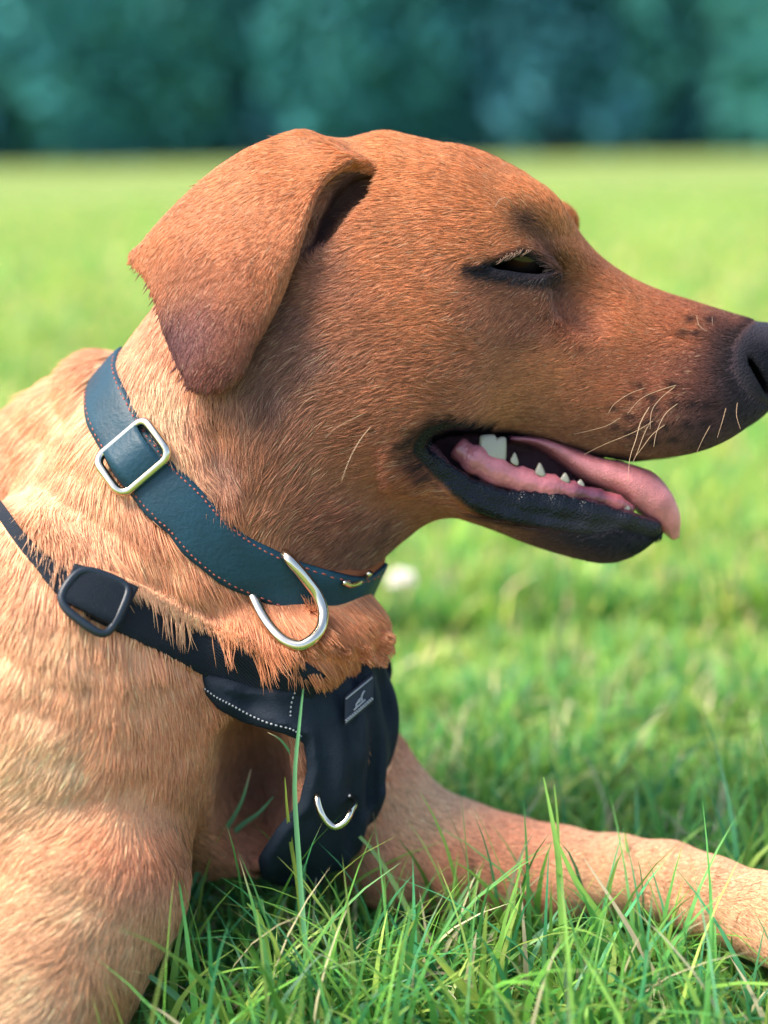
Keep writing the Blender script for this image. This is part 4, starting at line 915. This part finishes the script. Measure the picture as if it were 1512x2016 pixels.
def lawn(sets):
    VV, FF, CCc, o = [], [], [], 0
    for (x, y, h, wd, lean, segs) in sets:
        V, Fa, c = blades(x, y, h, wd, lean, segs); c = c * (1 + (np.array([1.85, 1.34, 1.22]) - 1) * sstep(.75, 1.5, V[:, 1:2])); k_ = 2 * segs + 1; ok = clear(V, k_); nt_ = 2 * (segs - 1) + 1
        V = V.reshape(-1, k_, 3)[ok].reshape(-1, 3); c = c.reshape(-1, k_, 3)[ok].reshape(-1, 3); n = int(ok.sum())
        Fa = (Fa[:nt_][None] + (np.arange(n) * k_)[:, None, None]).reshape(-1, 3)
        VV.append(V); FF.append(Fa + o); CCc.append(c); o += len(V)
    return np.concatenate(VV), np.concatenate(FF), np.concatenate(CCc)
def zone(n, y0, y1, spread, h0, h1, w0, w1, l0, l1, segs, pw=1.0):
    x, y = scatter(n, y0, y1, spread, pw); tuft = .75 + .35 * np.sin(x * 23 + 3 * np.sin(y * 17)) * np.sin(y * 19 + 2 * np.sin(x * 13))
    return x, y, rng.uniform(h0, h1, n) * tuft, rng.uniform(w0, w1, n), rng.uniform(l0, l1, n) ** 1.0, segs
SETS = [zone(19000, .34, 1.15, .60, .018, .052, .0024, .0052, .2, 1.25, 5), zone(15000, .36, 1.1, .56, .012, .04, .001, .0026, .6, 1.35, 4), zone(3200, .40, .95, .5, .045, .08, .0024, .0048, .2, 1.1, 5), zone(260, .42, .8, .42, .08, .115, .002, .004, .1, .8, 5),
        (rng.uniform(-.11, .15, 420), rng.uniform(.52, .66, 420), rng.uniform(.05, .10, 420), rng.uniform(.002, .0042, 420), rng.uniform(.2, 1.0, 420), 5),
        zone(52000, 1.1, 3.0, .62, .03, .075, .0028, .005, .1, .9, 3, 1.3), zone(80000, 2.9, 12, .62, .035, .075, .008, .016, .1, .8, 2, 1.6)]
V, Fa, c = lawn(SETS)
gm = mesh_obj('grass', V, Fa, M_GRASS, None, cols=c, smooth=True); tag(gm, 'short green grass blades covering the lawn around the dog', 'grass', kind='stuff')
print('grass', len(Fa), round(time.time() - T0, 1))

# ------------------------------------------------------------------ trees along the far edge of the field
def leaf_mat(name, c0, c1):
    m = bpy.data.materials.new(name); m.use_nodes = True; nt = m.node_tree; p = nt.nodes['Principled BSDF']
    g = N(nt, 'ShaderNodeNewGeometry'); r = N(nt, 'ShaderNodeMix', data_type='RGBA'); r.inputs[6].default_value = (*c0, 1); r.inputs[7].default_value = (*c1, 1)
    nt.links.new(g.outputs['Random Per Island'], r.inputs[0]); nt.links.new(r.outputs[2], p.inputs['Base Color']); p.inputs['Roughness'].default_value = .7; p.inputs['Specular IOR Level'].default_value = .2
    return m
M_LEAF = [leaf_mat('leaves', (.030, .175, .19), (.066, .30, .30)), leaf_mat('pale_leaves', (.048, .235, .225), (.095, .36, .33)), leaf_mat('dark_leaves', (.016, .10, .14), (.036, .175, .21))]
M_BARK = mat('bark', (.05, .05, .05), .9, .2, build=bump_noise(12, .6, .02))
def leaf_cloud(cen, n, size, r):
    """leaf sprays (two crossed bent quads are enough at this distance) on given centres"""
    c = cen + r.normal(0, .25, cen.shape); a = nrm(r.normal(size=(n, 3))); b = nrm(np.cross(a, r.normal(size=(n, 3)))); s_ = (size * r.uniform(.5, 1.3, n))[:, None]
    V = np.stack([c - a * s_, c - b * s_ * .5, c + a * s_, c + b * s_ * .5], 1).reshape(-1, 3); F = np.arange(4 * n).reshape(n, 4)
    return V, F
def tree_data(kind, r, H, W):
    n = 2600; u = r.random(n); hgt = .04 * H + H * .96 * u ** .9; k_ = hgt / H
    prof = {0: np.sin(np.clip(k_ * 1.02, 0, 1) * math.pi) ** .55, 1: (1 - k_) ** .7 * 1.1, 2: np.clip(1.15 - k_ ** 3, .1, 1) * np.minimum(1, .55 + k_)}[kind]
    lob = r.uniform(0, 6.28, 3); th = r.uniform(0, 6.28, n); lump = 1 + .22 * np.sin(3 * th + lob[0] + k_ * 9) + .18 * np.sin(5 * th + lob[1] - k_ * 14)
    rad = W * prof * lump * r.random(n) ** .35
    cen = np.stack([rad * np.cos(th), rad * np.sin(th), hgt], 1); V, F = leaf_cloud(cen, n, .42, r)
    cr = bpy.data.meshes.new('crown'); cr.from_pydata(V.tolist(), [], F.tolist())
    pth = np.array([[0, 0, -.1], [.1, .05, H * .25], [-.08, .1, H * .5], [.05, 0, H * .8]]); tv, tf = tube(catmull(pth, 12), np.linspace(.28, .05, 12), 8); parts = [(tv, tf)]
    for q_ in range(7):
        z0 = H * (.2 + .08 * q_); a = q_ * 2.4; parts.append(tube(np.array([[0, 0, z0], [math.cos(a) * W * .35, math.sin(a) * W * .35, z0 + H * .06], [math.cos(a) * W * .7, math.sin(a) * W * .7, z0 + H * .14]]), [.1, .06, .02], 5))
    tv, tf = join(parts); tr = bpy.data.meshes.new('trunk'); tr.from_pydata(tv.tolist(), [], [list(f) for f in tf]); tr.materials.append(M_BARK)
    return cr, tr
tr_rng = np.random.default_rng(21)
KIND = [tree_data(0, tr_rng, 11.5, 2.6), tree_data(1, tr_rng, 13, 2.4), tree_data(2, tr_rng, 12, 2.2), tree_data(0, tr_rng, 10.5, 3.0)]
for i, (cr, tr) in enumerate(KIND): cr.materials.append(M_LEAF[(0, 2, 1, 0)[i]])
# x of each tree along the field edge (metres), kind, scale; dark conifers stand in the gaps
ROW = [(-15.9, 1, 1.0), (-13.6, 2, 1.1), (-10.6, 3, 1.05), (-7.6, 2, 1.1), (-4.4, 1, 1.1), (-1.9, 0, 1.0), (1.4, 0, .95), (4.6, 1, 1.0), (6.6, 1, 1.05), (9.2, 2, 1.0), (11.6, 1, .9), (14.0, 2, 1.05), (17.0, 0, 1.0)]
TG = 'trees along the far edge of the field'
KINDW = {0: 'rounded', 1: 'dark pointed', 2: 'paler upright', 3: 'broad bushy'}
for i, (x, kd, sc) in enumerate(ROW):
    y = 56 + 1.6 * math.sin(i * 2.1)
    pos = ['leftmost', 'second from the left', 'third from the left', 'fourth from the left', 'fifth from the left', 'sixth from the left', 'seventh from the left'][i] if i < 7 else ['rightmost', 'second from the right', 'third from the right', 'fourth from the right', 'fifth from the right', 'sixth from the right', 'seventh from the right'][len(ROW) - 1 - i]; t_ = empty('tree', (x, y, 0), KINDW[kd] + ' blurred tree beyond the field, ' + pos + ' in its row', 'tree', TG); t_.rotation_euler.z = i * 1.7; t_.scale = (sc, sc, sc)
    for nm, me in (('crown', KIND[kd][0]), ('trunk', KIND[kd][1])):
        o = bpy.data.objects.new(nm, me); COL.objects.link(o); o.parent = t_
r_ = np.random.default_rng(5); n = 30000
cen = np.stack([r_.uniform(-75, 75, n), r_.uniform(62, 74, n), r_.uniform(0, 15, n)], 1); cen[:, 2] *= .75 + .25 * np.sin(cen[:, 0] * .9 + np.sin(cen[:, 0] * .37) * 2)
V, F = leaf_cloud(cen, n, .75, r_); w_ = mesh_obj('woods', V, F, M_LEAF[2], None, smooth=False); tag(w_, 'dense dark woodland closing the view behind the row of trees', 'woods', kind='stuff')
print('trees', round(time.time() - T0, 1))

# ------------------------------------------------------------------ tall grass in front of the dog, clover
GN = CM[2, :3]                                   # world height gradient along camera axes
def ground_w(u, v, hgt=0.0):
    return (CAMH - hgt) / UNIT / ((v - 1008) / FPX * GN[1] - (u - 756) / FPX * GN[0] + GN[2]) - FPX
def tall_blade(line, width, col, tipcol=None, lean=0.0, droop=.3):
    L = np.array(line, float); n = 18; c = catmull(L, n); tq = np.linspace(0, 1, n); w0 = min(ground_w(*c[0]), 60); P = Pm(c[:, 0], c[:, 1], w0 + lean * tq)
    tg = nrm(np.gradient(P, axis=0)); sd = nrm(np.cross(tg, np.array([.25, .1, 1.0]))); W = width * .5 * np.clip(1.15 - tq ** 2.2, .08, 1) * np.minimum(1, .6 + 2 * tq)
    rid = np.cross(sd, tg) * (W * .5)[:, None]; V = np.concatenate([P - sd * W[:, None], P + rid, P + sd * W[:, None]]); F = []
    for i in range(n - 1): F += [(i, n + i, n + i + 1, i + 1), (n + i, 2 * n + i, 2 * n + i + 1, n + i + 1)]
    cc = np.array(col)[None] * (1 + .15 * np.sin(tq * 9))[:, None]
    if tipcol is not None: k_ = sstep(.8, .95, tq)[:, None]; cc = cc * (1 - k_) + np.array(tipcol) * k_
    return to_world(V), F, np.concatenate([cc] * 3)
G1, G2, G3, PALE = (.17, .42, .19), (.22, .42, .08), (.36, .46, .08), (.56, .46, .30)
TALL = [([(612, 1990), (600, 1850), (588, 1690), (580, 1540), (590, 1420), (597, 1356)], 10, G1, None, -110, 'tallest green grass blade standing before the black chest panel'),
  ([(592, 1900), (598, 1740), (596, 1600), (583, 1510), (556, 1460), (527, 1442)], 8, G1, PALE, -150, 'grass blade curling over to a pale tip beside the tallest blade'),
  ([(598, 1920), (588, 1760), (573, 1660), (565, 1590), (561, 1530)], 8, G3, None, -120, 'yellowish seeding grass stem just left of the tallest blade'),
  ([(600, 1900), (594, 1740), (598, 1640), (607, 1560), (622, 1508)], 9, G1, None, -110, 'short dark grass blade leaning right of the tallest blade'),
  ([(330, 1850), (398, 1702), (440, 1640), (475, 1580), (494, 1514)], 11, G1, PALE, -60, 'dark green blade leaning right across the shadowed armpit'),
  ([(360, 1830), (420, 1690), (470, 1630), (510, 1600), (538, 1568)], 11, G1, None, -30, 'low grass blade lying slanted under the dark armpit'),
  ([(1112, 1960), (1106, 1820), (1100, 1700), (1088, 1620), (1070, 1530)], 13, G2, None, 40, 'upright grass stem crossing the middle of the outstretched foreleg'),
  ([(1118, 1950), (1110, 1800), (1100, 1690), (1098, 1620), (1091, 1545)], 8, G2, None, 40, 'thin twin stem beside the upright stem on the foreleg'),
  ([(1290, 1985), (1255, 1910), (1200, 1830), (1140, 1745), (1094, 1652)], 19, G2, None, 40, 'broad bright blade slanting up to the left before the foreleg'),
  ([(1345, 2030), (1290, 1920), (1225, 1805), (1150, 1690)], 10, PALE, None, 30, 'pale dry stem slanting parallel to the broad bright blade'),
  ([(1262, 1900), (1250, 1790), (1241, 1715), (1230, 1640)], 13, G2, None, 60, 'single upright blade near the wrist of the foreleg'),
  ([(1000, 2060), (960, 1995), (905, 1935), (848, 1872)], 22, G3, None, 0, 'widest yellow-green blade in the nearest grass'),
  ([(795, 1990), (806, 1935), (850, 1915), (905, 1925), (945, 1965)], 7, PALE, None, -10, 'pale dry blade arched over the nearest grass'),
  ([(845, 1930), (826, 1850), (790, 1765), (745, 1690), (700, 1640), (655, 1624)], 11, (.26, .42, .14), PALE, 50, 'arching blade whose tip bends over the lower metal ring'),
  ([(820, 1850), (800, 1730), (783, 1640), (772, 1540), (765, 1440)], 7, G2, None, 40, 'very thin stem rising along the edge of the chest panel'),
  ([(400, 2040), (360, 1975), (300, 1925), (236, 1884)], 13, G1, None, -10, 'green blade leaning left against the near foreleg'),
  ([(880, 1930), (905, 1850), (928, 1780), (946, 1712)], 12, G2, None, 40, 'blade leaning right below the elbow of the outstretched leg'),
  ([(545, 1990), (530, 1900), (512, 1810), (486, 1778)], 14, G2, None, 0, 'bent blade with a folded tip in front of the brisket')]
for line, wd, col, tip, lean, lab_ in TALL:
    V, F, cc = tall_blade(line, wd, col, tip, lean); o = mesh_obj('grass_stalk', V, F, M_GRASS, None, cols=cc); tag(o, lab_, 'grass', 'tall grass blades in front of the dog')
M_PETAL = mat('clover_petal', (.75, .70, .62), .6, .3); M_STEM = mat('clover_stem', (.12, .28, .06), .6, .3)
wz = ground_w(792, 1150, .05); tp_ = to_world(Pm(792, 1150, wz))
fl_ = empty('clover_flower', (tp_[0], tp_[1], 0), 'small blurred white clover flower in the grass behind the dog\'s chest', 'flower')
V, F = tube(np.array([[tp_[0], tp_[1], 0], [tp_[0] + .002, tp_[1], .025], [tp_[0], tp_[1], .048]]), .0012, 6); mesh_obj('stem', V, F, M_STEM, fl_)
parts = []; r_ = np.random.default_rng(2)
for i in range(60):
    d_ = nrm(r_.normal(size=3)); d_[2] = abs(d_[2]) * .9 - .25; d_ = nrm(d_); c_ = np.array([tp_[0], tp_[1], .052]); parts.append(tube(np.stack([c_ + d_ * .002, c_ + d_ * .007, c_ + d_ * .0115]), [.0008, .0018, .0006], 5))
V, F = join(parts); mesh_obj('flower_head', V, F, M_PETAL, fl_)
print('done', round(time.time() - T0, 1))
